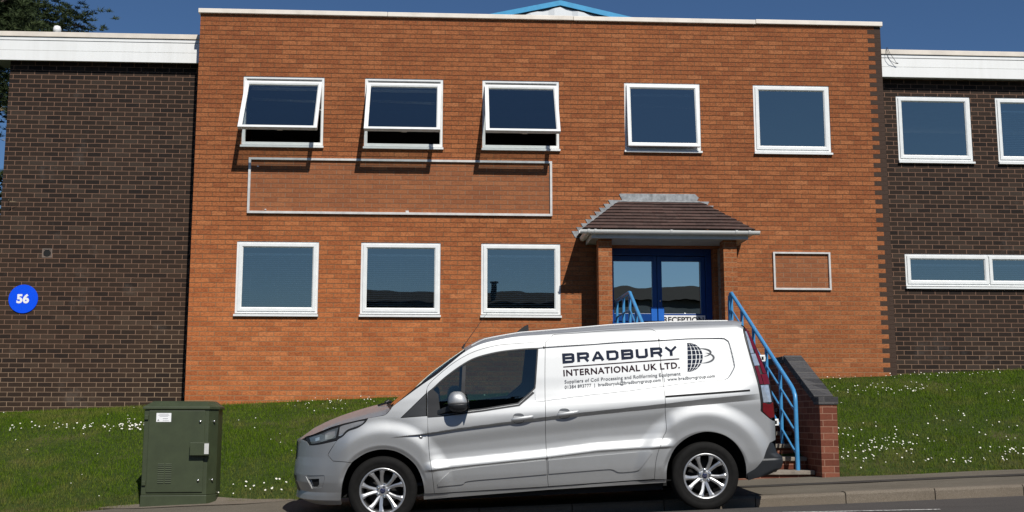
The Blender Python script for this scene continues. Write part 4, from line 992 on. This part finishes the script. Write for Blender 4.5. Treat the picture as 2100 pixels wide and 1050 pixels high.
for side in (1, -1):
    vis = side > 0
    g = .016 if vis else .03; ln = LN if vis else LN[5:]
    panel('body_side', body_poly, M['paint'], V, side, lines=ln, grid=g)
    bp = panel('front_bumper', bump_poly, M['paint'], V, side, grid=.014, lines=[[(float(XF(z))-d, z) for z in np.arange(.24, .8, .02)] for d in (.056, .065, .08, .10, .13)], holes=[spline(VD['fog'], .02)] if vis else [])
    fd = panel('front_door', PD, M['paint'], V, side, lines=ln, holes=[win_poly], grid=g)
    sd = panel('sliding_door', PS, M['paint'], V, side, lines=ln, grid=g)
    # black window surround, glass, quarter triangle and divider
    inner = inset(win_poly, .013)
    Wn = lambda x, z: W(x, z, False)
    panel('window_seal', win_poly, M['vblack'], fd, side, off=-.002, gap=0, dense=False, holes=[inner], wf=Wn, grid=.03)
    gl = panel('window_glass', inset(win_poly, .010), M['glass_van'], fd, side, off=-.009, gap=0, dense=False, wf=lambda x, z: w0(z), grid=.05, thick=False)
    panel('window_divider', VD['div'], M['vblack'], fd, side, off=-.002, gap=0, wf=lambda x, z: w0(z)+.0, grid=.03)
    sail = [(2.622, 1.21), (2.575, 1.245), (2.52, 1.19), (2.505, 1.0), (2.625, .990)]
    panel('mirror_sail', sail, M['vblack'], fd, side, off=.004, gap=0, wf=Wn, grid=.04)
    panel('quarter_trim', VD['tri'], M['vblack2'], V, side, off=-.001, gap=.003, wf=Wn, grid=.03)
    panel('waist_seal', [(2.625,.992),(2.456,.998),(2.233,1.018),(2.106,1.027),(1.911,1.049),(1.765,1.065),(1.62,1.18),(1.605,1.165),(1.755,1.050),(1.911,1.034),(2.106,1.012),(2.456,.983),(2.625,.978)], M['vblack'], fd, side, off=.003, gap=0, wf=Wn, grid=.03, dense=False)
    panel('door_moulding', [(x, z-.008*(z > .45)) for x, z in VD['trim1']], M['paint'], fd, side, off=.010, gap=0, grid=.02, depth=.014)
    panel('door_moulding', [(x, z-.008*(z > .5)) for x, z in VD['trim2']], M['paint'], sd, side, off=.010, gap=0, grid=.02, depth=.014)
    # dark inner skin seen through the gaps
    panel('inner_shell', shell_poly, M['black'], V, side, off=-.022, gap=0, grid=.05, holes=[inset(win_poly, -.010)], wf=Wn, thick=False)
    panel('sill', [(2.69,.262),(2.587,.259),(1.509,.273),(.376,.293),(.376,.262),(1.51,.245),(2.69,.205)], M['paint'] if vis else M['vblack'], V, side, off=-.012, gap=.001, grid=.03, depth=.05, dense=False)
    # rear bumper corner
    rb = VD['rbump']; rbt = itp([(.25,-.60),(.29,-.66),(.347,-.785),(.40,-.80),(.457,-.80),(.50,-.745),(.58,-.72),(.62,-.70)])
    def WB(x, z):
        b = w0(z)+.022; r = np.clip(rbt(z)+.13-x, 0, .1299); return b-.13*(1-np.sqrt(1-(r/.13)**2))+.012*sm((np.asarray(z)-.44)/-.02+.5)
    panel('rear_bumper', [(-.66,.60),(-.688,.585),(-.715,.501),(-.768,.457),(-.77,.397),(-.75,.347),(-.642,.292),(-.416,.250),(-.403,.312),(-.49,.359),(-.557,.436),(-.603,.526),(-.64,.590)], M['vblack2'], V, side, gap=0, grid=.012, wf=WB, dense=False, depth=.03)
    # tail lamp
    tl = [(-.481,1.662),(-.497,1.708),(-.535,1.702)]+[(float(XR(z))+.012, z) for z in (1.66,1.6,1.5,1.4,1.3,1.2,1.1,1.0,.9,.84)]+[(-.672,.822),(-.573,.906),(-.577,.983),(-.564,1.151),(-.541,1.292),(-.512,1.453)]
    th = panel('tail_lamp', tl, M['vblack'], V, side, off=-.006, gap=.0, grid=.02, wf=Wn, dense=False)
    red = plain('red_lamp_lens', (.13,.004,.008), .15, var=.15, scale=30, coat=.6); clear = plain('clear_lamp_lens', (.36,.42,.50), .12, metal=.3, var=.2, scale=40, coat=.8)
    def band(z0, z1, x0, x1): 
        return [(float(np.interp(z, [.90,.983,1.151,1.292,1.453,1.70], [-.580,-.586,-.573,-.550,-.521,-.492]))*(1-t)+t*(float(XR(z))+.016), z) for t, z in x0+x1] 
    def lens(nm, z0, z1, t0, t1, mt, of=.001):
        zz = np.linspace(z0, z1, 8); f = lambda t, z: float(np.interp(z, [.82,.90,.983,1.151,1.292,1.453,1.70], [-.665,-.582,-.586,-.573,-.550,-.521,-.492]))*(1-t)+t*(float(XR(z))+.018)
        panel(nm, [(f(t0, z), z) for z in zz]+[(f(t1, z), z) for z in zz[::-1]], mt, th, side, off=of, gap=0, grid=.02, wf=Wn, dense=False, depth=.006)
    lens('lamp_lens', 1.46, 1.675, .04, .42, clear); lens('lamp_lens', 1.34, 1.455, .06, .55, clear); lens('lamp_lens', 1.16, 1.335, .08, .35, red)
    lens('lamp_lens', 1.50, 1.70, .46, .96, red); lens('lamp_lens', 1.26, 1.495, .60, .96, red); lens('lamp_lens', 1.155, 1.255, .40, .96, red); lens('lamp_lens', .985, 1.15, .12, .80, clear); lens('lamp_lens', .835, .98, .06, .96, red)
    # head lamp
    hl = panel('headlight', VD['lamp'], M['vblack'], V, side, off=-.004, gap=.002, grid=.02, wf=Wn)
    cg = plain('headlight_lens', (.14,.16,.18), .08, metal=.3, var=.25, scale=18, coat=.9); sg_ = plain('headlight_reflector', (.62,.64,.68), .12, metal=.7, var=.2, scale=20, coat=.8)
    panel('lens', [(3.765,.822),(3.66,.853),(3.56,.892),(3.47,.918),(3.50,.82),(3.68,.775),(3.745,.765)], cg, hl, side, off=.0, gap=0, grid=.02, wf=Wn)
    panel('lens', [(3.455,.922),(3.42,.936),(3.285,.965),(3.22,.972),(3.245,.945),(3.30,.922),(3.385,.894),(3.435,.848),(3.47,.836)], sg_, hl, side, off=.001, gap=0, grid=.02, wf=Wn)
    panel('reflector', [(3.60,.858),(3.555,.878),(3.505,.885),(3.505,.838),(3.54,.815),(3.60,.806)], sg_, hl, side, off=.003, gap=0, grid=.02, wf=Wn)
    panel('reflector', [(3.70,.818),(3.66,.832),(3.66,.800),(3.70,.790)], sg_, hl, side, off=.003, gap=0, grid=.02, wf=Wn)
    if vis:
        fg = panel('fog_lamp_surround', inset(spline(VD['fog'], .02), .002), M['paint'], V, side, off=-.006, gap=0, grid=.02, wf=Wn, dense=False, holes=[spline(VD['fogi'], .02)], depth=.03)
        panel('fog_lamp', inset(spline(VD['fog'], .02), .012), plain('grey_fog_lamp', (.34,.37,.40), .3, metal=.3), V, side, off=-.034, gap=0, grid=.03, wf=Wn, dense=False)
    # door handles
    for par, (xa, za), (xb, zb) in ((fd, (1.855, .922), (1.612, .945)), (sd, (1.417, .949), (1.179, .972))):
        m = MB(); n = 12
        yb = lambda x, z: float(W(x, z))
        ring = []; 
        for i in range(n+1):
            t = i/n; x = xa+(xb-xa)*t; z = za+(zb-za)*t; y = float(w0(z))+.012+.030*math.sin(math.pi*min(1, max(0, t)))**.45
            ring.append(((x, y*side, z), .0135+.004*math.sin(math.pi*t)))
        vs = []
        for (c, r) in ring:
            for k in range(10):
                a = 2*math.pi*k/10; vs.append((c[0], c[1]+side*r*.6*math.cos(a), c[2]+r*1.15*math.sin(a)))
        fs = [(i*10+k, i*10+(k+1)%10, (i+1)*10+(k+1)%10, (i+1)*10+k) for i in range(n) for k in range(10)]+[tuple(range(10))[::-1], tuple(range(n*10, n*10+10))]
        m.add(vs, fs, 0, True); m.build('door_handle', M['paint'], par, normals=True)
        m = MB(); cx, cz_ = (xa+xb)/2+.035, (za+zb)/2; n = 22
        P_ = [(cx+.052*math.copysign(abs(math.cos(t))**.7, math.cos(t)), cz_+.048*math.copysign(abs(math.sin(t))**.8, math.sin(t))) for t in np.linspace(0, 2*math.pi, n, endpoint=False)]
        o_ = [(p[0], side*(float(W(*p))+.0015), p[1]) for p in P_]; i_ = [(cx+(p[0]-cx)*.82, side*(float(W(*p))-.012+.0), cz_+(p[1]-cz_)*.82) for p in P_]
        o2 = [(cx+(p[0]-cx)*1.06, side*(float(W(*p))+.0005), cz_+(p[1]-cz_)*1.06) for p in P_]
        m.add(o_+o2, [(i, (i+1) % n, n+(i+1) % n, n+i) for i in range(n)], 0, True)
        m.add([(p[0], side*(float(W(*p))+.001), p[1]) for p in P_], [tuple(range(n)) if side < 0 else tuple(range(n))[::-1]], 0)
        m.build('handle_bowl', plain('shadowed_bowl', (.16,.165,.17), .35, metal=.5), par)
    # door mirror: silver cap over black base
    m = MB(); cx, cz_, cy = 2.335, 1.118, .985
    cu = lambda u: math.copysign(abs(math.cos(u))**.75, math.cos(u)); su = lambda u: math.copysign(abs(math.sin(u))**.75, math.sin(u))
    def mir(z0, z1, mat, nm, parent):
        m = MB(); vs = []; na, nb = 28, 14
        for j in range(nb+1):
            v = -math.pi/2+math.pi*j/nb; cv, sv = math.copysign(abs(math.cos(v))**.7, math.cos(v)), su(v)
            for i in range(na):
                u = 2*math.pi*i/na; x = .100*cu(u)*cv; y = .115*su(u)*cv; z = .096*sv
                if z > 0: x *= 1-.26*z/.096; x += .012*z/.096
                z = max(z0, min(z1, z)); vs.append((cx+x, side*(cy+y), cz_+z))
        m.add(vs, [(j*na+i, j*na+(i+1) % na, (j+1)*na+(i+1) % na, (j+1)*na+i) for j in range(nb) for i in range(na)], 0, True)
        m.add([vs[i] for i in range(na)], [tuple(range(na))]); m.add([vs[nb*na+i] for i in range(na)], [tuple(range(na))]); return m.build(nm, mat, parent, normals=True)
    mm = mir(-.018, .2, M['paint'], 'door_mirror', V); mir(-.2, -.020, M['vblack2'], 'mirror_base', mm)
    m = MB(); m.prism([(cx-.104, side*(cy-.095), cz_-.06), (cx-.104, side*(cy+.095), cz_-.06), (cx-.080, side*(cy+.085), cz_+.075), (cx-.080, side*(cy-.085), cz_+.075)], (.006, 0, 0)); m.build('mirror_glass', M['chrome'], mm, normals=True)
    m = MB(); m.prism([(2.58, side*.90, .985), (2.38, side*1.0, 1.045), (2.28, side*1.0, 1.045), (2.30, side*1.0, 1.085), (2.40, side*.99, 1.09), (2.56, side*.90, 1.03)], (0, -side*.05, 0)); m.build('mirror_arm', M['vblack2'], mm, normals=True)
m = MB(); m.lathe([(.0, .010), (.010, .010), (.012, .005), (.019, .003), (.022, -.002)], (2.70, float(W(2.70, .797)), .797), 'y', 20); m.build('side_cap', M['alloy'], V)
for i in range(len(m.v)): pass
# sliding-door track
m = MB(); P_ = [(.354, 1.088), (-.455, 1.114), (-.475, 1.106), (-.470, 1.099), (.354, 1.072)]
n = 24; top = [(.354-(.829)*i/n, 1.089+.026*i/n) for i in range(n+1)]; bot = [(x, z-.018) for x, z in top]
vs = [(x, float(W(x, z))+.0022, z) for x, z in top]+[(x, float(W(x, z))+.0022, z) for x, z in bot]; m.add(vs, [(i, i+1, n+2+i, n+1+i) for i in range(n)]); m.build('door_track', M['black'], V)

# roof, windscreen and bonnet: sections from the side line up to the crown
def zipc(S, T, n):
    def arcp(L):
        L = np.array(L); d = np.r_[0, np.cumsum(np.hypot(*np.diff(L, axis=0).T))]; return L, d/d[-1]
    u = np.linspace(0, 1, n); Ls, ds = arcp(S); Lt, dt = arcp(T)
    return [((np.interp(a, ds, Ls[:,0]), np.interp(a, ds, Ls[:,1])), (np.interp(a, dt, Lt[:,0]), np.interp(a, dt, Lt[:,1]))) for a in u]
def topskin(name, S, T, mat, n=40, k=18, pw=2.5, inset_y=0., off=0, e=.0, fold=None):
    prs = zipc(S, T, n); m = MB(); vs = []
    for (sx_, sz_), (tx_, tz_) in prs:
        ys_ = float(W(min(sx_, 3.86), sz_, False))-inset_y
        c = tz_+.02*(tz_-sz_)
        for j in range(-k, k+1):
            t = j/k; th = abs(t)*math.pi/2; y = ys_*math.sin(th)**1.0; q = (y/ys_)
            z = sz_+(c-sz_)*(1-q**pw if fold is None else fold[1]*(1-q)/(1-fold[0]) if q > fold[0] else fold[1]+(1-fold[1])*(1-(q/fold[0])**2.2))+off; x = sx_+(tx_-sx_)*(1-q*q)
            vs.append((x, math.copysign(y, t), z))
    w_ = 2*k+1; m.add(vs, [(i*w_+j, i*w_+j+1, (i+1)*w_+j+1, (i+1)*w_+j) for i in range(n-1) for j in range(w_-1)], 0, True)
    o = m.build(name, mat, V, normals=True); return o
S_, T_ = VD['S'], VD['T']
bonnet = topskin('bonnet', S_[0:10], T_[0:10], M['paint'], 30, fold=(.89, .62))
ws = topskin('windscreen', S_[10:16], T_[10:16], M['glass_van'], 24, pw=2.6, inset_y=.012)
m = MB(); prs = zipc(S_[10:16], T_[10:16], 24)      # black edge band of the screen and pillar
vs = []
for (sx_, sz_), (tx_, tz_) in prs:
    ys_ = float(W(sx_, sz_, False)); vs += [(sx_, ys_-.001, sz_-.004), (sx_+(tx_-sx_)*.12, ys_-.035, sz_+(tz_-sz_)*.62)]
for sg2 in (1, -1): m = MB(); m.add([(x, y*sg2, z+.004) for x, y, z in vs], [(2*i, 2*i+1, 2*i+3, 2*i+2) for i in range(23)], 0, True); m.build('screen_seal', M['vblack'], V)
topskin('roof', S_[15:], T_[15:], M['paint'], 60, fold=(.925, .66))
topskin('scuttle', S_[9:11], [T_[9], T_[10]], M['vblack'], 6, pw=2.2, off=-.006)
for sg2 in (1, -1):       # raised roof rib
    m = MB(); pts = [(x, sg2*(float(W(x, z, False))-.075), z+.030+.02*min(1, (2.2-x))) for x, z in [p for p in S_[16:-1]]]
    pts = []
    for (sx_, sz_), (tx_, tz_) in zipc(S_[15:], T_[15:], 40)[1:-2]:
        ys_ = float(W(sx_, sz_, False)); q = .90; pts.append((sx_+(tx_-sx_)*(1-q*q), sg2*ys_*q, sz_+(tz_-sz_)*.69+.003))
    m.tube(pts, .007, 8); m.build('roof_rib', M['paint'], V)
# nose and tail
m = MB(); vs = []; zs_ = [.20,.235,.26,.28,.31,.36,.42,.47,.52,.56,.6,.634,.68,.73,.775]; ks = np.linspace(-1, 1, 33)
for z in zs_:
    q0 = float(W(float(XF(z))-.05, z, False))
    for t in ks:
        q = abs(t)*q0/float(w0(z)); D_ = .75*(1-(1-q**2.6)**(1/2.6)); vs.append((float(XF(z))-D_-.001, t*q0, z))
m.add(vs, [(i*33+j, i*33+j+1, (i+1)*33+j+1, (i+1)*33+j) for i in range(len(zs_)-1) for j in range(32)], 0, True); m.build('nose', M['paint'], V, normals=True)
def nosestrip(nm, z0_, z1_, hw, off, mat):
    m = MB(); vs = []; zz = np.linspace(z0_, z1_, 5); yy = np.linspace(-hw, hw, 21)
    for z in zz:
        q0 = float(W(float(XF(z))-.05, z, False))
        for y in yy: q = abs(y)/float(w0(z)); vs.append((float(XF(z))-.75*(1-(1-q**2.6)**(1/2.6))+off, y, z))
    m.add(vs, [(i*21+j, i*21+j+1, (i+1)*21+j+1, (i+1)*21+j) for i in range(4) for j in range(20)], 0, True); return m.build(nm, mat, V, normals=True)
nosestrip('grille', .60, .77, .42, .002, M['vblack2']); nosestrip('lower_grille', .30, .45, .48, .002, M['vblack2'])
for k in range(4): nosestrip('grille_bar', .622+k*.036, .632+k*.036, .40, .006, M['chrome'])
m = MB(); vs = []; zs_ = [.45,.62,.8,.95,1.1,1.25,1.4,1.5,1.6,1.68,1.73,1.76]
for z in zs_:
    q0 = float(W(float(XR(z))+.012, z, False))
    for t in ks: vs.append((float(XR(z))+.012-.02*(1-t*t), t*q0, z))
m.add(vs, [(i*33+j, i*33+j+1, (i+1)*33+j+1, (i+1)*33+j) for i in range(len(zs_)-1) for j in range(32)], 0, True); m.build('rear_doors', M['paint'], V, normals=True)
m = MB(); m.box(-.80, -.70, -.70, .70, .36, .47); m.box(-.74, -.66, -.78, .78, .30, .60); m.build('rear_bumper_bar', M['vblack2'], V, bevel=.02)
for sg2 in (1, -1):
    for (x, z) in ((-.672, 1.405), (-.768, .775)):
        m = MB(); m.box(x-.030, x+.04, sg2*.69-.018, sg2*.69+.018, z-.032, z+.032); m.box(x-.036, x-.0305, sg2*.69-.008, sg2*.69+.008, z-.014, z+.014); m.build('door_hinge', [M['upvc']], V, bevel=.003)
        m = MB(); m.box(x-.012, x+.008, sg2*.69+sg2*.0185-.001, sg2*.69+sg2*.0185+.001, z-.016, z+.016); m.build('hinge_slot', M['black'], V)
# underside, wheel wells, cab
m = MB(); m.box(-.60, 3.60, -.60, .60, .235, .30); m.box(.40, 2.66, -.80, .80, .19, .30); m.box(.36, .42, -.80, .80, .225, .34); m.box(-.62, -.45, -.70, .70, .26, .40); m.build('underbody_sun_block', M['black'], V)  # boxes behind the sill added to stop sun leaking past the rear wheel
for cx in (-.004, 3.073):
    for sg2 in (1, -1):
        m = MB(); n = 24; A_ = [(cx+.44*math.cos(t), .31+.44*math.sin(t)) for t in np.linspace(-.15, math.pi+.15, n)]
        m.add([(x, sg2*.79, z) for x, z in A_]+[(x, sg2*.55, z) for x, z in A_], [(i, i+1, n+i+1, n+i) for i in range(n-1)], 0, True); m.add([(x, sg2*.55, z) for x, z in A_], [tuple(range(n))]); m.build('wheel_well', M['black'], V)
cb = MB(); cb.box(1.40, 1.43, -.80, .80, .35, 1.12); cb.prism([(1.40, -.77, 1.12), (1.40, .77, 1.12), (1.40, .62, 1.66), (1.40, -.62, 1.66)], (.03, 0, 0)); cb.box(1.43, 2.9, -.80, .80, .33, .36)
cb.box(2.55, 2.95, -.78, .78, .75, .985); cb.build('cab_interior', M['dark_in'], V, normals=True)
for yy in (.40, -.40):
    m = MB(); m.box(1.62, 2.10, yy-.24, yy+.24, .50, .66); m.prism([(1.66, yy-.23, .62), (1.52, yy-.20, 1.10), (1.46, yy-.20, 1.10), (1.56, yy-.23, .62)], (0, .44, 0)); m.build('seat', M['dark_in'], V, bevel=.03, normals=True)
m = MB(); cc = Vector((2.42, -.38, 1.0)); ax1 = Vector((0, 1, 0)); ax2 = Vector((-.45, 0, .89)).normalized()
m.tube([cc+ax1*(.18*math.cos(t))+ax2*(.18*math.sin(t)) for t in np.linspace(0, 2*math.pi, 29)], .014, 8); m.tube([cc, cc+Vector((.2, 0, -.1))], .03, 8); m.build('steering_wheel', M['dark_in'], V)
# wheels
def wheel(cx, side, rot, name='wheel'):
    w = bpy.data.objects.new(name, None); link(w, V); w.location = (cx, side*.795, .308); w.empty_display_size = .1
    y1 = .100; s = 1
    m = MB(); prof = [(.205,-.09),(.22,-.10),(.27,-.108),(.305,-.100),(.322,-.085),(.325,0),(.322,.085),(.312,.097),(.300,.103),(.285,.107),(.262,.108),(.258,.1055),(.24,.106),(.222,.101),(.212,.092),(.210,.08)]
    m.lathe(prof, (0,0,0), 'y', 72); 
    t = m.build('tyre', M['tyre'], w, normals=True)
    m = MB(); m.lathe([(.219,.093),(.2185,.103),(.213,.107),(.204,.105),(.198,.096),(.196,.080),(.192,.05),(.190,-.09),(.205,-.095)], (0,0,0), 'y', 72)
    m.lathe([(0,.055),(.035,.058),(.062,.054),(.066,.04),(.066,.0)], (0,0,0), 'y', 48)
    for k in range(5):
        th0 = rot+k*2*math.pi/5
        for sgn in (1, -1):      # spokes either side of the wide opening that carries a wheel nut
            a0 = th0+sgn*R(24.5); a1 = th0+sgn*R(20.0)
            def pt(a, r, y, w_): 
                c = Vector((math.cos(a), 0, math.sin(a))); q = Vector((-math.sin(a), 0, math.cos(a))); return c*r+q*w_+Vector((0, y, 0))
            rows = []
            for r, wd, y, a in ((.045, .0155, .052, a0), (.09, .0160, .066, a0), (.135, .0165, .080, th0+sgn*R(23)), (.165, .019, .089, th0+sgn*R(21)), (.186, .026, .094, a1), (.204, .034, .094, a1)):
                rows.append([pt(a, r, y-.020, -wd), pt(a, r, y-.004, -wd*.92), pt(a, r, y+.003, -wd*.25), pt(a, r, y-.002, wd*.9), pt(a, r, y-.020, wd)])
            vs = [p for rw in rows for p in rw]; m.add(vs, [(i*5+j, i*5+j+1, (i+1)*5+j+1, (i+1)*5+j) for i in range(5) for j in range(4)], 0, False)
    rim = m.build('rim', M['alloy'], w, normals=False)
    b = MB(); b.lathe([(0,.0),(.15,.0),(.155,-.02),(.155,-.03)], (0,0,0), 'y', 40); b.lathe([(.186,.04),(.186,-.085),(.0,-.085)], (0,0,0), 'y', 40); b.build('brake', plain('brake_dark', (.012,.011,.011), .8), w)
    c = MB(); c.lathe([(0,.066),(.020,.0655),(.0245,.062),(.026,.055)], (0,0,0), 'y', 28); c.build('hub_cap', plain('dark_blue_badge', (.006,.010,.05), .25, coat=.6), w)
    c = MB(); n = 20; c.add([(.0165*math.cos(q), .0668, .0075*math.sin(q)) for q in np.linspace(0, 2*math.pi, n, endpoint=False)]+[(.0145*math.cos(q), .0668, .0058*math.sin(q)) for q in np.linspace(0, 2*math.pi, n, endpoint=False)], [(i, (i+1) % n, n+(i+1) % n, n+i) for i in range(n)]); c.build('oval_emblem', M['alloy'], w)
    for k in range(5):
        a = rot+k*2*math.pi/5; c = MB(); c.lathe([(0,.079),(.0075,.078),(.0095,.072),(.010,.05)], (.053*math.cos(a), 0, .053*math.sin(a)), 'y', 12); c.lathe([(.0165,.0585),(.0165,.0605),(.012,.0605)], (.053*math.cos(a), 0, .053*math.sin(a)), 'y', 16); c.build('wheel_nut', M['chrome'], w)
    if side < 0: w.rotation_euler = (0, 0, math.pi)
    return w
wheel(-.004, 1, R(90)); wheel(3.073, 1, R(90+21)); wheel(-.004, -1, R(10)); wheel(3.073, -1, R(40))
# mast, fin, wiper
m = MB(); m.tube([(2.262, -.05, 1.615), (2.235, -.05, 1.66)], .013, 8, r2=.008); m.tube([(2.235, -.05, 1.66), (1.985, -.05, 1.985)], .0035, 6, r2=.0015); m.build('aerial', M['vblack'], V)
m = MB(); m.prism([(1.70, -.012, 1.762), (1.66, -.008, 1.790), (1.61, -.006, 1.825), (1.572, -.006, 1.838), (1.568, -.012, 1.772)], (0, .024, 0)); m.build('roof_fin', M['vblack'], V, normals=True)
m = MB(); m.tube([(3.13, .2, 1.08), (3.06, .3, 1.10), (2.99, .35, 1.115)], .010, 6); m.tube([(3.10, -.5, 1.085), (3.0, .25, 1.12)], .008, 6); m.tube([(3.05, .30, 1.105), (3.02, .28, 1.125)], .016, 6); m.build('wiper', M['vblack'], V)
# lettering on the side
navy = plain('dark_navy_vinyl', (.006,.012,.032), .6, var=0, spec=.15); maroon = plain('black_maroon_vinyl', (.022,.006,.011), .6, var=0, spec=.15); gv = plain('grey_vinyl', (.10,.105,.115), .6, var=0, spec=.15)
def lay(name, body, x0, z0, x1, z1, h, mat, bold, off=.0035, spacing=1.0, mirror=True):
    Vt, F = text_mesh(body, 1, bold, spacing); cap = .70; m = MB(); vs = []
    for a, b in Vt:
        x = x0+(x1-x0)*a; z = z0+(z1-z0)*a+h*b/cap; vs.append((x, float(W(x, z))+off, z))
    m.add(vs, F); return m.build(name, mat, V)
GL = dict(B=[[(0,.52),(.86,.52),(1,.62),(1,.88),(.88,1),(0,1),(0,0),(.9,0),(1,.11),(1,.42),(.9,.52)]], R=[[(0,-.1),(0,1),(.88,1),(1,.88),(1,.56),(.88,.44),(.0,.44)],[(.66,.44),(1.02,-.1)]],
  A=[[(-.04,-.1),(.42,1.0),(.58,1.0),(1.04,-.1)],[(.2,.26),(.8,.26)]], D=[[(0,0),(0,1),(.8,1),(1,.80),(1,.20),(.8,0),(0,0)]], U=[[(0,1.1),(0,.16),(.16,0),(.84,0),(1,.16),(1,1.1)]], Y=[[(-.08,1.12),(.5,.50),(1.08,1.12)],[(.5,.56),(.5,-.1)]])
def stroke_text(name, body, x0, z0, x1, z1, h, mat, gapf=.30, tw=.19, off=.0035):
    m = MB(); n = len(body); pit = (x1-x0)/(n-gapf*0-.0); Lw = pit*(1-gapf*.72); k0 = 0
    L = abs(x1-x0); adv = L/(n+ (n-1)*.30*0 ) 
    wl = L/(n+(n-1)*.26)
    for i, ch in enumerate(body):
        for st in GL[ch]:
            t = tw*h; P_ = [Vector(((t/2)+(wl-t)*a, t/2+(h-t)*b)) for a, b in st]; k0 += 1
            Lf, Rt = [], []
            for j, p in enumerate(P_):
                d0 = (p-P_[j-1]).normalized() if j else None; d1 = (P_[j+1]-p).normalized() if j < len(P_)-1 else None
                d0 = d0 or d1; d1 = d1 or d0; n0 = Vector((-d0.y, d0.x)); n1 = Vector((-d1.y, d1.x)); mm_ = (n0+n1).normalized(); c = max(.5, mm_.dot(n0))
                wd = t/2*(1.15 if abs(d0.x)+abs(d1.x) < 1.2 else .95); Lf.append(p+mm_*wd/c); Rt.append(p-mm_*wd/c)
            vs = []
            for q in Lf+Rt:
                s_ = i*wl*1.26+q.x; x = x0-s_; z = z0+(z1-z0)*s_/L+q.y; vs.append((x, float(W(x, z))+off+.0002*(k0 % 5), z))
            nn_ = len(Lf); m.add(vs, [(j, j+1, nn_+j+1, nn_+j) for j in range(nn_-1)])
    return m.build(name, mat, V)
stroke_text('lettering', 'BRADBURY', 1.314, 1.434, .196, 1.464, .094, navy, tw=.25)
m = MB(); n = 30; a0, a1 = (1.312, 1.400), (.180, 1.434)
pt_ = [(a0[0]+(a1[0]-a0[0])*i/n, a0[1]+(a1[1]-a0[1])*i/n) for i in range(n+1)]
m.add([(x, float(W(x, z))+.0035, z+.0045) for x, z in pt_]+[(x, float(W(x, z-.004))+.0035, z-.0045) for x, z in pt_], [(i, i+1, n+2+i, n+1+i) for i in range(n)]); m.build('lettering_rule', maroon, V)
lay('lettering', 'INTERNATIONAL UK LTD.', 1.315, 1.313, .182, 1.345, .058, maroon, .025, spacing=1.12)
lay('lettering', 'Suppliers of Coil Processing and Rollforming Equipment', 1.309, 1.243, .181, 1.276, .032, gv, .008, spacing=1.05)
lay('lettering', '01384 893777  |  bradburyuk@bradburygroup.com  |  www.bradburygroup.com', 1.311, 1.193, -.150, 1.243, .030, gv, .008, off=.0045, spacing=1.05)
# half globe emblem with two orbit strokes
m = MB(); gx0, gz0, GR = .100, 1.446, .140
def gp(lat, f): 
    z = gz0+GR*math.sin(lat); wmax = .158*math.cos(lat)**.9; x = gx0-.012*math.sin(lat)*1.0-f*wmax*1.0+.020*math.cos(lat)*(1-f)*0
    return (x, float(W(x, z))+.0035, z)
lats = np.radians(np.linspace(-82, 82, 10))
for i in range(9):
    for j in range(4):
        a, b = lats[i]+.028, lats[i+1]-.028; f0, f1 = [.0,.30,.57,.80,1.0][j]+.03, [.0,.30,.57,.80,1.0][j+1]-.03
        K_ = 3; up_ = [gp(b, f0+(f1-f0)*k/K_) for k in range(K_+1)]; lo_ = [gp(a, f0+(f1-f0)*k/K_) for k in range(K_+1)]
        m.add(up_+lo_, [(k, k+1, K_+2+k, K_+1+k) for k in range(K_)])
m.build('globe_emblem', navy, V)
m = MB()
for (cx_, cz_, rx, rz, t0, t1) in ((-.030, 1.485, .105, .040, -70, 95), (-.045, 1.435, .115, .050, -95, 70)):
    n = 20; pa, pb = [], []
    for i in range(n+1):
        t = R(t0+(t1-t0)*i/n); wd = .0085*math.sin(math.pi*i/n)**1.2+.0008
        for L_, s_ in ((pa, 1), (pb, -1)):
            x = cx_-(rx+s_*wd)*math.cos(t); z = cz_+(rz+s_*wd)*math.sin(t)+(.0)*math.cos(t); L_.append((x, float(W(x, z))+.0045, z))
    m.add(pa+pb, [(i, i+1, n+2+i, n+1+i) for i in range(n)])
m.build('orbit_emblem', gv, V)
print('objects', len(bpy.data.objects), 'polys', sum(len(x.polygons) for x in bpy.data.meshes))
